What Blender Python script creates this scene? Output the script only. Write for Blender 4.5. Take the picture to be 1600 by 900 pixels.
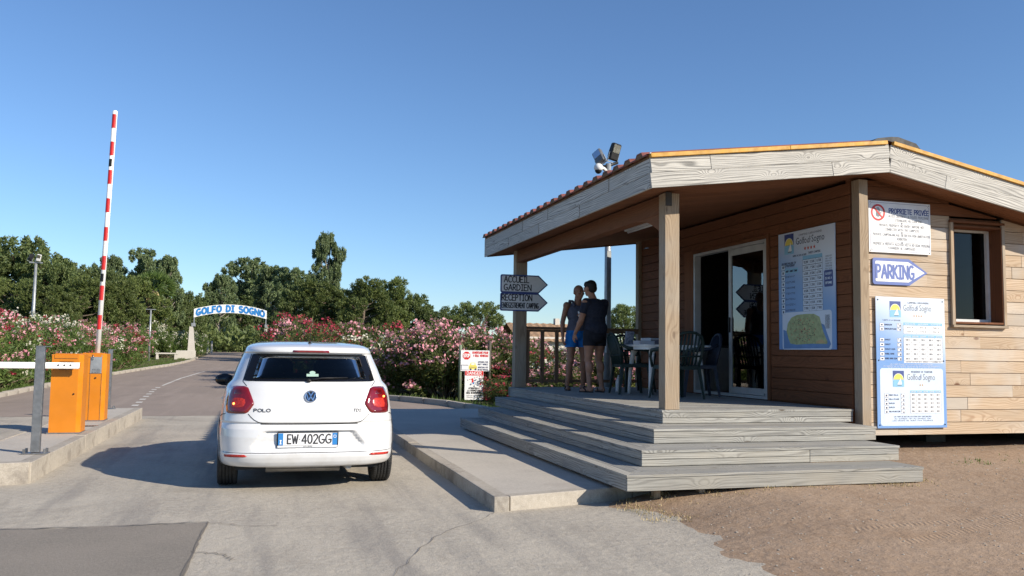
import bpy, bmesh, math, random
import numpy as np
from mathutils import Vector, Matrix
random.seed(7)
PI = math.pi
for o in list(bpy.data.objects): bpy.data.objects.remove(o)
scene = bpy.context.scene
COL = scene.collection

# ------------------------------------------------------------------ camera
CAM_F, CAM_YAW, CAM_PITCH, CAM_ROLL, CAM_H = 1332.3, .28286, .075995, .014388, 1.3
fw = Vector((math.sin(CAM_YAW)*math.cos(CAM_PITCH), math.cos(CAM_YAW)*math.cos(CAM_PITCH), math.sin(CAM_PITCH)))
rt = Vector((math.cos(CAM_YAW), -math.sin(CAM_YAW), 0)); up = rt.cross(fw)
c_, s_ = math.cos(CAM_ROLL), math.sin(CAM_ROLL)
rt, up = c_*rt + s_*up, -s_*rt + c_*up
cam = bpy.data.cameras.new('camera'); camo = bpy.data.objects.new('camera', cam); COL.objects.link(camo)
mw = Matrix((rt, up, -fw)).transposed().to_4x4(); mw.translation = (0, 0, CAM_H); camo.matrix_world = mw
cam.sensor_width = 36; cam.lens = CAM_F/1600*36; cam.clip_start = .05; cam.clip_end = 4000
scene.camera = camo
# ------------------------------------------------------------------ sky, sun, exposure
SUN_EL, SUN_AZ = math.radians(28.0), math.radians(135.0)      # azimuth clockwise from +Y
W = bpy.data.worlds.new('World'); scene.world = W; W.use_nodes = True
nt = W.node_tree; bg = nt.nodes['Background']
sky = nt.nodes.new('ShaderNodeTexSky'); sky.sky_type = 'NISHITA'; sky.sun_disc = False
sky.sun_elevation = SUN_EL; sky.sun_rotation = SUN_AZ; sky.altitude = 0
sky.air_density = 1.0; sky.dust_density = .1; sky.ozone_density = 5.0
tint = nt.nodes.new('ShaderNodeMix'); tint.data_type = 'RGBA'; tint.blend_type = 'MULTIPLY'; tint.inputs[0].default_value = 1
nt.links.new(sky.outputs[0], tint.inputs[6]); tint.inputs[7].default_value = (1.10, 1.18, 1.28, 1); nt.links.new(tint.outputs[2], bg.inputs[0]); bg.inputs[1].default_value = .086
sl = bpy.data.lights.new('sun', 'SUN'); sl.energy = 4.9; sl.angle = math.radians(.5); sl.color = (1, .90, .755)
so = bpy.data.objects.new('sun', sl); COL.objects.link(so)
sd = Vector((math.sin(SUN_AZ)*math.cos(SUN_EL), math.cos(SUN_AZ)*math.cos(SUN_EL), math.sin(SUN_EL)))
so.rotation_euler = sd.to_track_quat('Z', 'Y').to_euler(); so.location = sd*60
vs = scene.view_settings; vs.view_transform = 'Standard'; vs.look = 'None'; vs.exposure = .46; vs.gamma = 1
try: scene.display_settings.display_device = 'sRGB'
except Exception: pass
scene.cycles.max_bounces = 6; scene.cycles.transparent_max_bounces = 12

# ------------------------------------------------------------------ helpers
class MB:
    def __init__(s): s.v = []; s.f = []; s.m = []; s.sm = []
    def add(s, vs, fs, m=0, smooth=False):
        b = len(s.v); s.v += [tuple(v) for v in vs]
        for f in fs: s.f.append([b+i for i in f]); s.m.append(m); s.sm.append(smooth)
        return s
    def box(s, c, d, m=0, R=None, ch=0):
        hx, hy, hz = d[0]/2, d[1]/2, d[2]/2; c = Vector(c)
        if not ch:
            V = [Vector((x*hx, y*hy, z*hz)) for x in (-1, 1) for y in (-1, 1) for z in (-1, 1)]
            F = [(0,1,3,2),(4,6,7,5),(0,4,5,1),(2,3,7,6),(0,2,6,4),(1,5,7,3)]
        else:
            bm = bmesh.new(); bmesh.ops.create_cube(bm, size=1)
            for v in bm.verts: v.co = Vector((v.co.x*2*hx, v.co.y*2*hy, v.co.z*2*hz))
            bmesh.ops.bevel(bm, geom=bm.edges[:], offset=ch, segments=1, affect='EDGES')
            bm.verts.index_update(); V = [v.co.copy() for v in bm.verts]; F = [[v.index for v in f.verts] for f in bm.faces]; bm.free()
        if R is not None: V = [R @ v for v in V]
        return s.add([v+c for v in V], F, m)
    def prism(s, pts, vec, m=0, mside=None):          # pts: 3D polygon, vec: extrusion
        n = len(pts); vec = Vector(vec); P = [Vector(p) for p in pts]
        s.add(P + [p+vec for p in P], [list(range(n))[::-1], list(range(n, 2*n))], m)
        b = len(s.v)-2*n; ms = m if mside is None else mside
        for i in range(n):
            j = (i+1) % n; s.f.append([b+i, b+j, b+n+j, b+n+i]); s.m.append(ms); s.sm.append(False)
        return s
    def tube(s, path, r, seg=10, m=0, cap=True, smooth=True, sx=1):
        P = [Vector(p) for p in path]; n = len(P); rr = r if isinstance(r, (list, tuple)) else [r]*n
        V = []; ref = None
        for i, p in enumerate(P):
            t = (P[min(i+1, n-1)]-P[max(i-1, 0)]).normalized()
            if ref is None:
                ref = Vector((0, 0, 1)) if abs(t.z) < .9 else Vector((1, 0, 0))
            a = t.cross(ref).normalized(); b = a.cross(t).normalized(); ref = b
            for k in range(seg):
                an = 2*PI*k/seg; V.append(p + a*math.cos(an)*rr[i]*sx + b*math.sin(an)*rr[i])
        F = [(i*seg+k, i*seg+(k+1) % seg, (i+1)*seg+(k+1) % seg, (i+1)*seg+k) for i in range(n-1) for k in range(seg)]
        s.add(V, F, m, smooth)
        if cap:
            b = len(s.v)-len(V)
            s.f.append([b+k for k in range(seg)][::-1]); s.m.append(m); s.sm.append(False)
            s.f.append([b+(n-1)*seg+k for k in range(seg)]); s.m.append(m); s.sm.append(False)
        return s
    def lathe(s, prof, c, axis='z', seg=24, m=0, smooth=True):   # prof [(r,h)]
        V = []; c = Vector(c)
        for r, h in prof:
            for k in range(seg):
                a = 2*PI*k/seg; x, y = r*math.cos(a), r*math.sin(a)
                V.append(c + Vector({'z': (x, y, h), 'x': (h, x, y), 'y': (x, h, y)}[axis]))
        n = len(prof)
        s.add(V, [(i*seg+k, i*seg+(k+1) % seg, (i+1)*seg+(k+1) % seg, (i+1)*seg+k) for i in range(n-1) for k in range(seg)], m, smooth)
        return s
    def ell(s, c, r, R=None, m=0, nu=16, nv=10):
        V = []; c = Vector(c)
        for j in range(nv+1):
            th = PI*j/nv
            for i in range(nu):
                ph = 2*PI*i/nu; v = Vector((r[0]*math.sin(th)*math.cos(ph), r[1]*math.sin(th)*math.sin(ph), r[2]*math.cos(th)))
                V.append(c+(R @ v if R is not None else v))
        return s.add(V, [(j*nu+i, (j+1)*nu+i, (j+1)*nu+(i+1) % nu, j*nu+(i+1) % nu) for j in range(nv) for i in range(nu)], m, True)
    def cap(s, a, b, ra, rb, m=0, seg=14):            # tapered capsule
        a = Vector(a); b = Vector(b); d = b-a; L = d.length; d = d/L if L > 1e-6 else Vector((0, 0, 1))
        Q = d.to_track_quat('Z', 'Y'); prof = []
        for k in range(5): t = -PI/2 + PI/2*k/4; prof.append((max(1e-4, ra*math.cos(t)), ra*math.sin(t)))
        for k in range(5): t = PI/2*k/4; prof.append((max(1e-4, rb*math.cos(t)), L+rb*math.sin(t)))
        V = [a + Q @ Vector((r*math.cos(2*PI*k/seg), r*math.sin(2*PI*k/seg), h)) for r, h in prof for k in range(seg)]
        n = len(prof)
        F = [(i*seg+k, i*seg+(k+1) % seg, (i+1)*seg+(k+1) % seg, (i+1)*seg+k) for i in range(n-1) for k in range(seg)]
        F += [list(range(seg))[::-1], [(n-1)*seg+k for k in range(seg)]]
        return s.add(V, F, m, True)
    def mesh(s, name, mats):
        me = bpy.data.meshes.new(name); me.from_pydata(s.v, [], s.f)
        for m in (mats if isinstance(mats, (list, tuple)) else [mats]): me.materials.append(m)
        me.polygons.foreach_set('material_index', s.m); me.polygons.foreach_set('use_smooth', s.sm)
        me.update(); return me
    def build(s, name, mats, parent=None, loc=(0, 0, 0), rot=(0, 0, 0), fix=False):
        me = s.mesh(name, mats)
        if fix:
            bm = bmesh.new(); bm.from_mesh(me); bmesh.ops.recalc_face_normals(bm, faces=bm.faces[:]); bm.to_mesh(me); bm.free()
        return link(name, me, parent, loc, rot)

def link(name, data, parent=None, loc=(0, 0, 0), rot=(0, 0, 0)):
    o = bpy.data.objects.new(name, data); COL.objects.link(o)
    o.location = loc; o.rotation_euler = rot
    if parent is not None: o.parent = parent
    return o
def tag(o, label=None, cat=None, group=None, kind=None):
    if label: o['label'] = label
    if cat: o['category'] = cat
    if group: o['group'] = group
    if kind: o['kind'] = kind
    return o
def thing(name, label, cat, loc=(0, 0, 0), rz=0, group=None):
    return tag(link(name, None, None, loc, (0, 0, rz)), label, cat, group)
def kids(o): return [c for c in ALLKIDS.get(o.name, [])]
def copy_tree(o, parent=None):
    c = o.copy(); COL.objects.link(c); c.parent = parent
    for ch in [x for x in bpy.data.objects if x.parent == o]: copy_tree(ch, c)
    return c
def np_mesh(name, V, F, mats, midx=None, smooth=False):
    me = bpy.data.meshes.new(name); V = np.asarray(V, dtype=np.float32); F = np.asarray(F, dtype=np.int32)
    n, k = F.shape
    me.vertices.add(len(V)); me.vertices.foreach_set('co', V.ravel())
    me.loops.add(n*k); me.loops.foreach_set('vertex_index', F.ravel())
    me.polygons.add(n); me.polygons.foreach_set('loop_start', np.arange(n, dtype=np.int32)*k)
    for m in mats: me.materials.append(m)
    if midx is not None: me.polygons.foreach_set('material_index', np.asarray(midx, dtype=np.int32))
    if smooth: me.polygons.foreach_set('use_smooth', np.ones(n, dtype=bool))
    me.update(calc_edges=True); return me

# node helper
class NT:
    def __init__(s, name):
        s.mat = bpy.data.materials.new(name); s.mat.use_nodes = True; s.t = s.mat.node_tree
        s.b = s.t.nodes['Principled BSDF']; s.out = s.t.nodes['Material Output']
    def n(s, ty, **kw):
        x = s.t.nodes.new('ShaderNode'+ty)
        for k, v in kw.items(): setattr(x, k, v)
        return x
    def put(s, sock, v):
        if isinstance(v, bpy.types.NodeSocket): s.t.links.new(v, sock)
        elif isinstance(v, bpy.types.Node): s.t.links.new(v.outputs[0], sock)
        else:
            if sock.type == 'RGBA' and len(v) == 3: v = (*v, 1)
            sock.default_value = v
    def ma(s, op, a, b=0.0, c=None, clamp=False):
        x = s.n('Math', operation=op, use_clamp=clamp); s.put(x.inputs[0], a); s.put(x.inputs[1], b)
        if c is not None: s.put(x.inputs[2], c)
        return x.outputs[0]
    def vm(s, op, a, b):
        x = s.n('VectorMath', operation=op); s.put(x.inputs[0], a); s.put(x.inputs[1], b); return x.outputs[0]
    def noise(s, v, scale, det=3, rough=.5, dist=0):
        x = s.n('TexNoise'); s.put(x.inputs['Vector'], v); x.inputs['Scale'].default_value = scale
        x.inputs['Detail'].default_value = det; x.inputs['Roughness'].default_value = rough; x.inputs['Distortion'].default_value = dist
        return x.outputs[0]
    def ramp(s, f, a, b, lo=0.0, hi=1.0):
        x = s.n('MapRange', interpolation_type='SMOOTHSTEP'); s.put(x.inputs[0], f)
        x.inputs[1].default_value = a; x.inputs[2].default_value = b; x.inputs[3].default_value = lo; x.inputs[4].default_value = hi
        return x.outputs[0]
    def mix(s, f, a, b, bt='MIX'):
        x = s.n('Mix', data_type='RGBA', blend_type=bt); s.put(x.inputs[0], f); s.put(x.inputs[6], a); s.put(x.inputs[7], b); return x.outputs[2]
    def set(s, color=None, rough=None, metal=None, spec=None, coat=None, bump=None, bstr=.3, bdist=.01):
        if color is not None: s.put(s.b.inputs['Base Color'], color)
        if rough is not None: s.put(s.b.inputs['Roughness'], rough)
        if metal is not None: s.put(s.b.inputs['Metallic'], metal)
        if spec is not None: s.put(s.b.inputs['Specular IOR Level'], spec)
        if coat is not None: s.put(s.b.inputs['Coat Weight'], coat)
        if bump is not None:
            x = s.n('Bump'); s.put(x.inputs['Height'], bump); x.inputs['Strength'].default_value = bstr; x.inputs['Distance'].default_value = bdist
            s.t.links.new(x.outputs[0], s.b.inputs['Normal'])
        return s.mat
def rgb(r, g, b):
    f = lambda c: c/255/12.92 if c/255 <= .04045 else ((c/255+.055)/1.055)**2.4
    return (f(r), f(g), f(b))
def flat(name, col, rough=.6, metal=0, spec=.5, coat=0, nz=.12, ns=6, bump=0, bs=60):
    t = NT(name); g = t.n('TexCoord').outputs['Object']
    a = t.noise(g, ns, 4, .6); f = t.ramp(a, .3, .7, 1-nz, 1+nz)
    cc = t.mix(1.0, col, f, 'MULTIPLY') if nz else col
    r = t.ramp(t.noise(g, ns*2.3, 3), .3, .7, max(0, rough-.08), min(1, rough+.08))
    return t.set(cc, r, metal, spec, coat, bump=t.noise(g, bs, 3) if bump else None, bstr=bump, bdist=.004)

def wood(name, base, grain, knot, ring=.026, rc=.55, kn=1.0, rough=.8, var=.14, bump=.35, fib=.3, wx=.9, patch=None, pamt=0, rp=3, nn=.34):
    t = NT(name); co = t.n('TexCoord').outputs['Object']; rnd = t.n('ObjectInfo').outputs['Random']
    r37 = t.ma('MULTIPLY', rnd, 41.7)
    off = t.n('CombineXYZ'); t.put(off.inputs[0], r37); t.put(off.inputs[1], t.ma('MULTIPLY', rnd, 13.3)); t.put(off.inputs[2], t.ma('MULTIPLY', rnd, 7.1))
    v = t.vm('ADD', co, off.outputs[0])
    sp = t.n('SeparateXYZ'); t.put(sp.inputs[0], v)
    w = t.ma('ADD', sp.outputs[1], sp.outputs[2])
    n1 = t.noise(t.vm('MULTIPLY', v, (wx, 5.5, 5.5)), 1, 2, .45)
    vo = t.n('TexVoronoi'); vo.feature = 'F1'; vo.inputs['Scale'].default_value = 1
    t.put(vo.inputs['Vector'], t.vm('MULTIPLY', v, (2.1, 4.4, 4.4))); kd = vo.outputs['Distance']
    k = t.ma('POWER', t.ramp(kd, 0, .55, 1, 0), 2.5)
    F = t.ma('ADD', w, t.ma('ADD', t.ma('MULTIPLY', n1, nn), t.ma('MULTIPLY', k, .07*kn)))
    rings = t.ma('SINE', t.ma('MULTIPLY', F, 2*PI/ring))
    rings = t.ma('POWER', t.ramp(rings, -1, 1), rp)
    fibr = t.noise(t.vm('MULTIPLY', v, (3.5, 110, 110)), 1, 4, .65)
    broad = t.noise(t.vm('MULTIPLY', v, (1.2, 9, 9)), 1, 4, .6)
    amt = t.ma('MULTIPLY', rings, t.ramp(broad, .3, .7, rc*.45, rc))
    amt = t.ma('ADD', amt, t.ma('MULTIPLY', t.ramp(fibr, .35, .7), fib), clamp=True)
    c = t.mix(amt, base, grain)
    kf = t.ma('MULTIPLY', t.ramp(kd, .045, .12, 1, 0), t.ramp(t.noise(t.vm('MULTIPLY', v, (1.3, 2, 2)), 1, 1), .42, .5, 0, min(1, .8*kn)))
    c = t.mix(kf, c, knot)
    if patch: c = t.mix(t.ramp(t.noise(v, 1.1, 3, .6), .4, .7, 0, pamt), c, patch)
    tone = t.ma('ADD', 1-var, t.ma('MULTIPLY', t.ma('FRACT', t.ma('MULTIPLY', rnd, 91.7)), 2*var))
    tone = t.ma('MULTIPLY', tone, t.ramp(broad, .25, .75, .9, 1.1))
    c = t.mix(1.0, c, tone, 'MULTIPLY')
    return t.set(c, rough, spec=.25, bump=t.ma('SUBTRACT', t.ma('MULTIPLY', fibr, .6), t.ma('MULTIPLY', rings, .4)), bstr=bump, bdist=.003)

M = {}
M['deck'] = wood('weathered grey larch', (.37, .365, .335), (.15, .145, .135), (.10, .08, .06), rc=.75, fib=.5, kn=1.8, ring=.024, nn=.2, wx=.5, patch=(.36, .335, .28), pamt=.6)
M['fascia'] = wood('silvered fascia', (.58, .56, .51), (.17, .165, .155), (.11, .09, .075), ring=.027, rc=.85, fib=.42, kn=2.4, var=.08, wx=.5, rp=4, nn=.22, patch=(.44, .43, .40), pamt=.6)
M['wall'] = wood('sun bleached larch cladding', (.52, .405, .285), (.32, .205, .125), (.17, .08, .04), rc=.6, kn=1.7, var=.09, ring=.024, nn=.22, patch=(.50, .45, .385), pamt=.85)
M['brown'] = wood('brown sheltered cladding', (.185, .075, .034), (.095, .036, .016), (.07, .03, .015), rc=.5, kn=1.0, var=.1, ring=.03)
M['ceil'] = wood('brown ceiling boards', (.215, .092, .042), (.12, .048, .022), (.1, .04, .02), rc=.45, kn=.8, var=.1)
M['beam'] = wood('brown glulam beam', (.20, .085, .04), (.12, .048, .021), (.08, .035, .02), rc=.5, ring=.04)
M['post'] = wood('weathered post', (.40, .31, .215), (.22, .155, .10), (.10, .06, .04), rc=.6, kn=.7, patch=(.36, .33, .28), pamt=.7)
M['rail'] = wood('brown rail timber', (.24, .15, .09), (.13, .08, .05), (.07, .04, .02))
M['ochre'] = flat('ochre painted trim', (.55, .29, .04), .6, nz=.2)
M['rooftile'] = flat('dull red roof sheet', (.20, .066, .05), .6, nz=.3, ns=3)
M['roofedge'] = flat('brown roof closure', (.16, .085, .04), .8, nz=.3)
M['black'] = flat('black plastic', (.014, .014, .015), .5, spec=.3, nz=.1)
M['blackrub'] = flat('black rubber', (.022, .022, .022), .8, nz=.25, ns=20, bump=.2)
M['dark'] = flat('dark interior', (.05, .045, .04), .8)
M['white'] = flat('white plastic', (.72, .72, .70), .4, nz=.04)
M['offwhite'] = flat('white painted frame', (.62, .62, .60), .45, nz=.06)
M['steel'] = flat('brushed steel', (.30, .30, .30), .42, metal=.85, nz=.15, ns=12)
M['galv'] = flat('galvanised pole', (.33, .35, .36), .5, metal=.5, nz=.12, ns=8)
M['orange'] = flat('orange enamel', (.58, .19, .006), .42, nz=.06, ns=3)
M['red'] = flat('red paint', (.55, .015, .015), .45)
M['wpaint'] = flat('white enamel', (.80, .80, .78), .35, nz=.05)
M['sblue'] = flat('sign blue', (.045, .075, .25), .5, nz=.04)
M['navy'] = flat('navy print', (.02, .03, .09), .5, nz=0)
M['ink'] = flat('black print', (.03, .03, .035), .55, nz=0)
M['greyink'] = flat('grey print', (.16, .17, .2), .55, nz=0)
M['signwhite'] = flat('sign white', (.74, .75, .76), .4, nz=.05)
M['cblue'] = flat('cyan blue print', (.22, .47, .68), .45, nz=0)
M['bigblue'] = flat('blue lettering', (.02, .19, .50), .5, nz=.05)
M['yellow'] = flat('yellow print', (.72, .62, .12), .5, nz=0)
M['poster'] = None
def poster_mat(name, top, bot, z0, z1):
    t = NT(name); sp = t.n('SeparateXYZ'); t.put(sp.inputs[0], t.n('TexCoord').outputs['Object'])
    f = t.ramp(t.ma('ADD', sp.outputs[2], t.ma('MULTIPLY', sp.outputs[0], .5)), z0, z1)
    return t.set(t.mix(f, bot, top), .35)
M['poster'] = poster_mat('blue graded print', (.66, .74, .84), (.17, .32, .62), -.1, .75)
M['mint'] = flat('map green', (.34, .40, .20), .5, nz=.2, ns=18)
M['sand'] = flat('map sand', (.5, .38, .2), .5)
M['palebl'] = flat('pale blue print', (.58, .68, .82), .4, nz=.03)
M['seablue'] = flat('sea blue print', (.12, .25, .52), .4, nz=.08)

def carpaint():
    t = NT('white car paint'); g = t.n('TexCoord').outputs['Object']; sp = t.n('SeparateXYZ'); t.put(sp.inputs[0], g)
    dirt = t.ma('MULTIPLY', t.ramp(t.noise(g, 5, 5, .6), .35, .75), t.ramp(sp.outputs[2], .2, .9, .35, .08))
    c = t.mix(dirt, (.68, .69, .70), (.42, .38, .32))
    return t.set(c, .28, spec=.5, coat=1.0)
M['paint'] = carpaint(); M['paint'].node_tree.nodes['Principled BSDF'].inputs['Coat Roughness'].default_value = .04
def glassmat(name, tint, ior=1.45, extra=0.0, rough=.02):
    m = bpy.data.materials.new(name); m.use_nodes = True; t = m.node_tree
    for n in list(t.nodes): t.nodes.remove(n)
    o = t.nodes.new('ShaderNodeOutputMaterial'); mx = t.nodes.new('ShaderNodeMixShader')
    fr = t.nodes.new('ShaderNodeFresnel'); fr.inputs[0].default_value = ior
    ad = t.nodes.new('ShaderNodeMath'); ad.operation = 'ADD'; ad.inputs[1].default_value = extra; ad.use_clamp = True
    tr = t.nodes.new('ShaderNodeBsdfTransparent'); tr.inputs[0].default_value = (*tint, 1)
    gl = t.nodes.new('ShaderNodeBsdfGlossy'); gl.inputs['Roughness'].default_value = rough
    t.links.new(fr.outputs[0], ad.inputs[0]); t.links.new(ad.outputs[0], mx.inputs[0])
    t.links.new(tr.outputs[0], mx.inputs[1]); t.links.new(gl.outputs[0], mx.inputs[2]); t.links.new(mx.outputs[0], o.inputs[0])
    return m
M['carglass'] = glassmat('tinted car glass', (.30, .36, .33), 1.38, .0)
M['doorglass'] = glassmat('door glass', (.45, .5, .48), 1.5, .10)
M['frit'] = flat('black glass band', (.006, .006, .007), .06, nz=0)
M['lens'] = flat('red lamp lens', (.17, .005, .008), .08, nz=.15, ns=30, coat=1)
M['lensdk'] = flat('dark red lens', (.10, .003, .004), .15, nz=.1, coat=1)
M['refl'] = flat('red reflector', (.42, .03, .02), .25, nz=.3, ns=60)
M['chrome'] = flat('chrome', (.75, .76, .78), .12, metal=1, nz=0)
M['emb'] = flat('emblem field', (.02, .022, .03), .15, nz=0)
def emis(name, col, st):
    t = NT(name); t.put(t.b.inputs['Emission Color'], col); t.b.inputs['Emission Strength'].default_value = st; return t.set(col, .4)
M['glow'] = emis('sun glint glow', (1, .22, .04), 6)  # glowing colour for the sun glints on the rear lamps

def ground_mat(name, c1, c2, c3, s1=.5, s2=30, bump=.5, bs=90, stain=None, rough=.92, bd=.006, coarse=0, streak=None, fv=.14):
    t = NT(name); g = t.n('TexCoord').outputs['Object']
    a = t.noise(g, s1, 5, .6); b = t.noise(g, s2, 4, .7)
    c = t.mix(t.ramp(a, .3, .7), c1, c2); c = t.mix(t.ramp(b, .3, .75, 0, .75), c, c3)
    if stain: c = t.mix(t.ramp(t.noise(g, stain[1], 4, .65, .6), .52, .72, 0, stain[2]), c, stain[0])
    if streak: c = t.mix(t.ramp(t.noise(t.vm('MULTIPLY', g, (2.2, .22, 1)), 1.2, 4, .6), .45, .7, 0, streak[1]), c, streak[0])
    fine = t.noise(g, bs*3, 2, .6)
    c = t.mix(1.0, c, t.ramp(fine, .25, .75, 1-fv, 1+fv), 'MULTIPLY')
    bh = t.noise(g, bs, 5, .7)
    if coarse: bh = t.ma('ADD', bh, t.ma('MULTIPLY', t.noise(g, 9, 4, .6), coarse))
    return t.set(c, rough, spec=.2, bump=bh, bstr=bump, bdist=bd)
M['concrete'] = ground_mat('worn concrete', (.43, .385, .315), (.33, .295, .245), (.48, .44, .37), .9, 18, .85, 40, stain=((.26, .23, .19), .8, .6), coarse=2.2, streak=((.25, .23, .205), .7), fv=.2)
M['pad'] = ground_mat('pale concrete pad', (.46, .42, .36), (.38, .35, .305), (.50, .46, .40), .9, 25, .4, 60, stain=((.33, .29, .25), 1.1, .4))
M['kerb'] = ground_mat('kerb concrete', (.40, .36, .30), (.29, .26, .22), (.45, .41, .35), 2.5, 25, .5, 60, stain=((.20, .175, .15), 3.5, .7))
M['asphalt'] = ground_mat('sun bleached asphalt', (.29, .235, .195), (.235, .195, .165), (.32, .265, .225), .25, 30, .3, 70, stain=((.20, .165, .14), .4, .5), streak=((.345, .285, .24), .5))
M['patchm'] = ground_mat('asphalt patch', (.245, .215, .18), (.20, .178, .15), (.29, .26, .22), 1.2, 40, .7, 70, stain=((.22, .195, .165), 2.2, .5))
M['dirt'] = ground_mat('dry dirt', (.34, .245, .168), (.27, .185, .12), (.37, .275, .20), .5, 12, .55, 30, stain=((.27, .18, .115), 1.1, .55), bd=.012, coarse=2.5)
M['soil'] = ground_mat('dry grass soil', (.12, .10, .05), (.07, .085, .03), (.16, .13, .07), .6, 12, .8, 40, bd=.02)
M['linepaint'] = ground_mat('worn white paint', (.6, .58, .53), (.4, .37, .33), (.62, .6, .56), 4, 40, .3, 60)
M['plaster'] = ground_mat('gate plaster', (.55, .52, .46), (.48, .45, .40), (.58, .55, .5), 2, 30, .2, 40)

def add_tracks(m):
    nt_ = m.node_tree; bump = [n for n in nt_.nodes if n.type == 'BUMP'][0]; old = bump.inputs['Height'].links[0].from_socket
    def ma(op, a, b=0.0):
        x = nt_.nodes.new('ShaderNodeMath'); x.operation = op
        for k_, v_ in enumerate((a, b)):
            if isinstance(v_, float) or isinstance(v_, int): x.inputs[k_].default_value = v_
            else: nt_.links.new(v_, x.inputs[k_])
        return x.outputs[0]
    tc = nt_.nodes.new('ShaderNodeTexCoord'); sp = nt_.nodes.new('ShaderNodeSeparateXYZ'); nt_.links.new(tc.outputs['Object'], sp.inputs[0]); acc = old
    for (x0, y0, x1, y1) in ((4.2, 4.95, 6.5, 5.6), (4.1, 5.32, 6.0, 5.52)):
        L_ = math.hypot(x1-x0, y1-y0); cx_, sy_ = (x1-x0)/L_, (y1-y0)/L_
        dx = ma('SUBTRACT', sp.outputs[0], x0); dy = ma('SUBTRACT', sp.outputs[1], y0)
        u = ma('ADD', ma('MULTIPLY', dx, cx_), ma('MULTIPLY', dy, sy_)); v = ma('ABSOLUTE', ma('SUBTRACT', ma('MULTIPLY', dy, cx_), ma('MULTIPLY', dx, sy_)))
        wv = ma('SINE', ma('ADD', ma('MULTIPLY', u, 125.0), ma('MULTIPLY', v, 70.0)))
        mask = ma('MULTIPLY', ma('LESS_THAN', v, .085), ma('MULTIPLY', ma('GREATER_THAN', u, 0.0), ma('LESS_THAN', u, L_)))
        acc = ma('ADD', acc, ma('MULTIPLY', ma('MULTIPLY', wv, mask), .25))
    nt_.links.new(acc, bump.inputs['Height'])
add_tracks(M['dirt'])
def leafmat(name, c1, c2, tr=.25, rough=.55):
    t = NT(name); gi = t.n('NewGeometry').outputs['Random Per Island']; rnd = t.n('ObjectInfo').outputs['Random']
    c = t.mix(gi, c1, c2)
    c = t.mix(1.0, c, t.ma('ADD', .8, t.ma('MULTIPLY', rnd, .4)), 'MULTIPLY')
    t.set(c, rough, spec=.3)
    tl = t.n('BsdfTranslucent'); t.put(tl.inputs[0], t.mix(.5, c, (.30, .42, .08)))
    ms = t.n('MixShader'); ms.inputs[0].default_value = tr
    t.t.links.new(t.b.outputs[0], ms.inputs[1]); t.t.links.new(tl.outputs[0], ms.inputs[2]); t.t.links.new(ms.outputs[0], t.out.inputs[0])
    return t.mat
M['ole'] = leafmat('oleander leaf', (.05, .095, .022), (.15, .21, .055))
M['oledk'] = leafmat('oleander leaf dark', (.035, .065, .018), (.125, .135, .04))
M['pink'] = leafmat('pink petals', (.66, .22, .30), (.76, .44, .48), .3)
M['crimson'] = leafmat('crimson petals', (.24, .015, .035), (.44, .05, .09), .2)
M['wflower'] = leafmat('white petals', (.66, .62, .50), (.8, .76, .66), .3)
M['pine'] = leafmat('pine foliage', (.055, .085, .025), (.16, .19, .055), .2)
M['euc'] = leafmat('gum foliage', (.065, .10, .05), (.20, .25, .11), .22)
M['oak'] = leafmat('dense foliage', (.05, .08, .028), (.155, .19, .065), .2)
M['grass'] = leafmat('green grass', (.06, .12, .02), (.14, .2, .05), .3)
M['drygrass'] = leafmat('dry straw', (.34, .25, .12), (.50, .40, .22), .2)
M['bark'] = ground_mat('bark', (.13, .10, .075), (.08, .06, .045), (.2, .165, .13), 3, 30, .8, 30)
M['palebark'] = ground_mat('pale bark', (.32, .28, .23), (.2, .17, .14), (.4, .36, .31), 3, 30, .5, 30)
M['stem'] = ground_mat('oleander stem', (.20, .15, .10), (.13, .10, .07), (.25, .2, .14), 5, 30, .4, 30)
M['skin'] = flat('tanned skin', (.34, .17, .105), .55, nz=.08)
M['skin2'] = flat('brown skin', (.28, .135, .08), .55, nz=.08)

# ------------------------------------------------------------------ terrain
def gz(y):
    if y < 22: return 0.0
    t = min(1, (y-22)/100.); return 1.12*(t*t*(3-2*t)*.4+.6*t)
YS = [-120, -30, -8, 0, 4, 8, 12, 16, 17.7, 20, 22, 25, 28, 32, 36, 40, 45, 50, 56, 62, 70, 80, 90, 100, 110, 122, 140, 200, 400, 1500]
def lerp_poly(pts, y):
    if y <= pts[0][1]: return pts[0][0]
    for (x0, y0), (x1, y1) in zip(pts, pts[1:]):
        if y <= y1: return x0+(x1-x0)*(y-y0)/(y1-y0)
    return pts[-1][0]
m = MB(); XS = [-1200, -200, -60, -20, 0, 20, 60, 200, 1200]
m.add([(x, y, gz(y)-.03) for y in YS for x in XS], [(j*9+i, j*9+i+1, (j+1)*9+i+1, (j+1)*9+i) for j in range(len(YS)-1) for i in range(8)])
tag(m.build('ground', M['soil']), kind='structure')
KL = [(-6.45, 6), (-6.30, 18), (-6.22, 24), (-6.25, 29), (-5.98, 38), (-5.48, 46), (-4.96, 51.4), (-4.66, 58), (-4.60, 64), (-4.75, 70), (-4.85, 88), (-5.8, 100), (-8, 125)]
KR = [(4.72, 17.0), (4.6, 18.4), (4.33, 20.3), (3.7, 22.0), (3.15, 23), (2.0, 24.8), (1.1, 27), (.5, 30), (.2, 36), (.05, 46), (0, 60), (-.1, 80), (-.5, 100), (-1.5, 125)]
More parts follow.
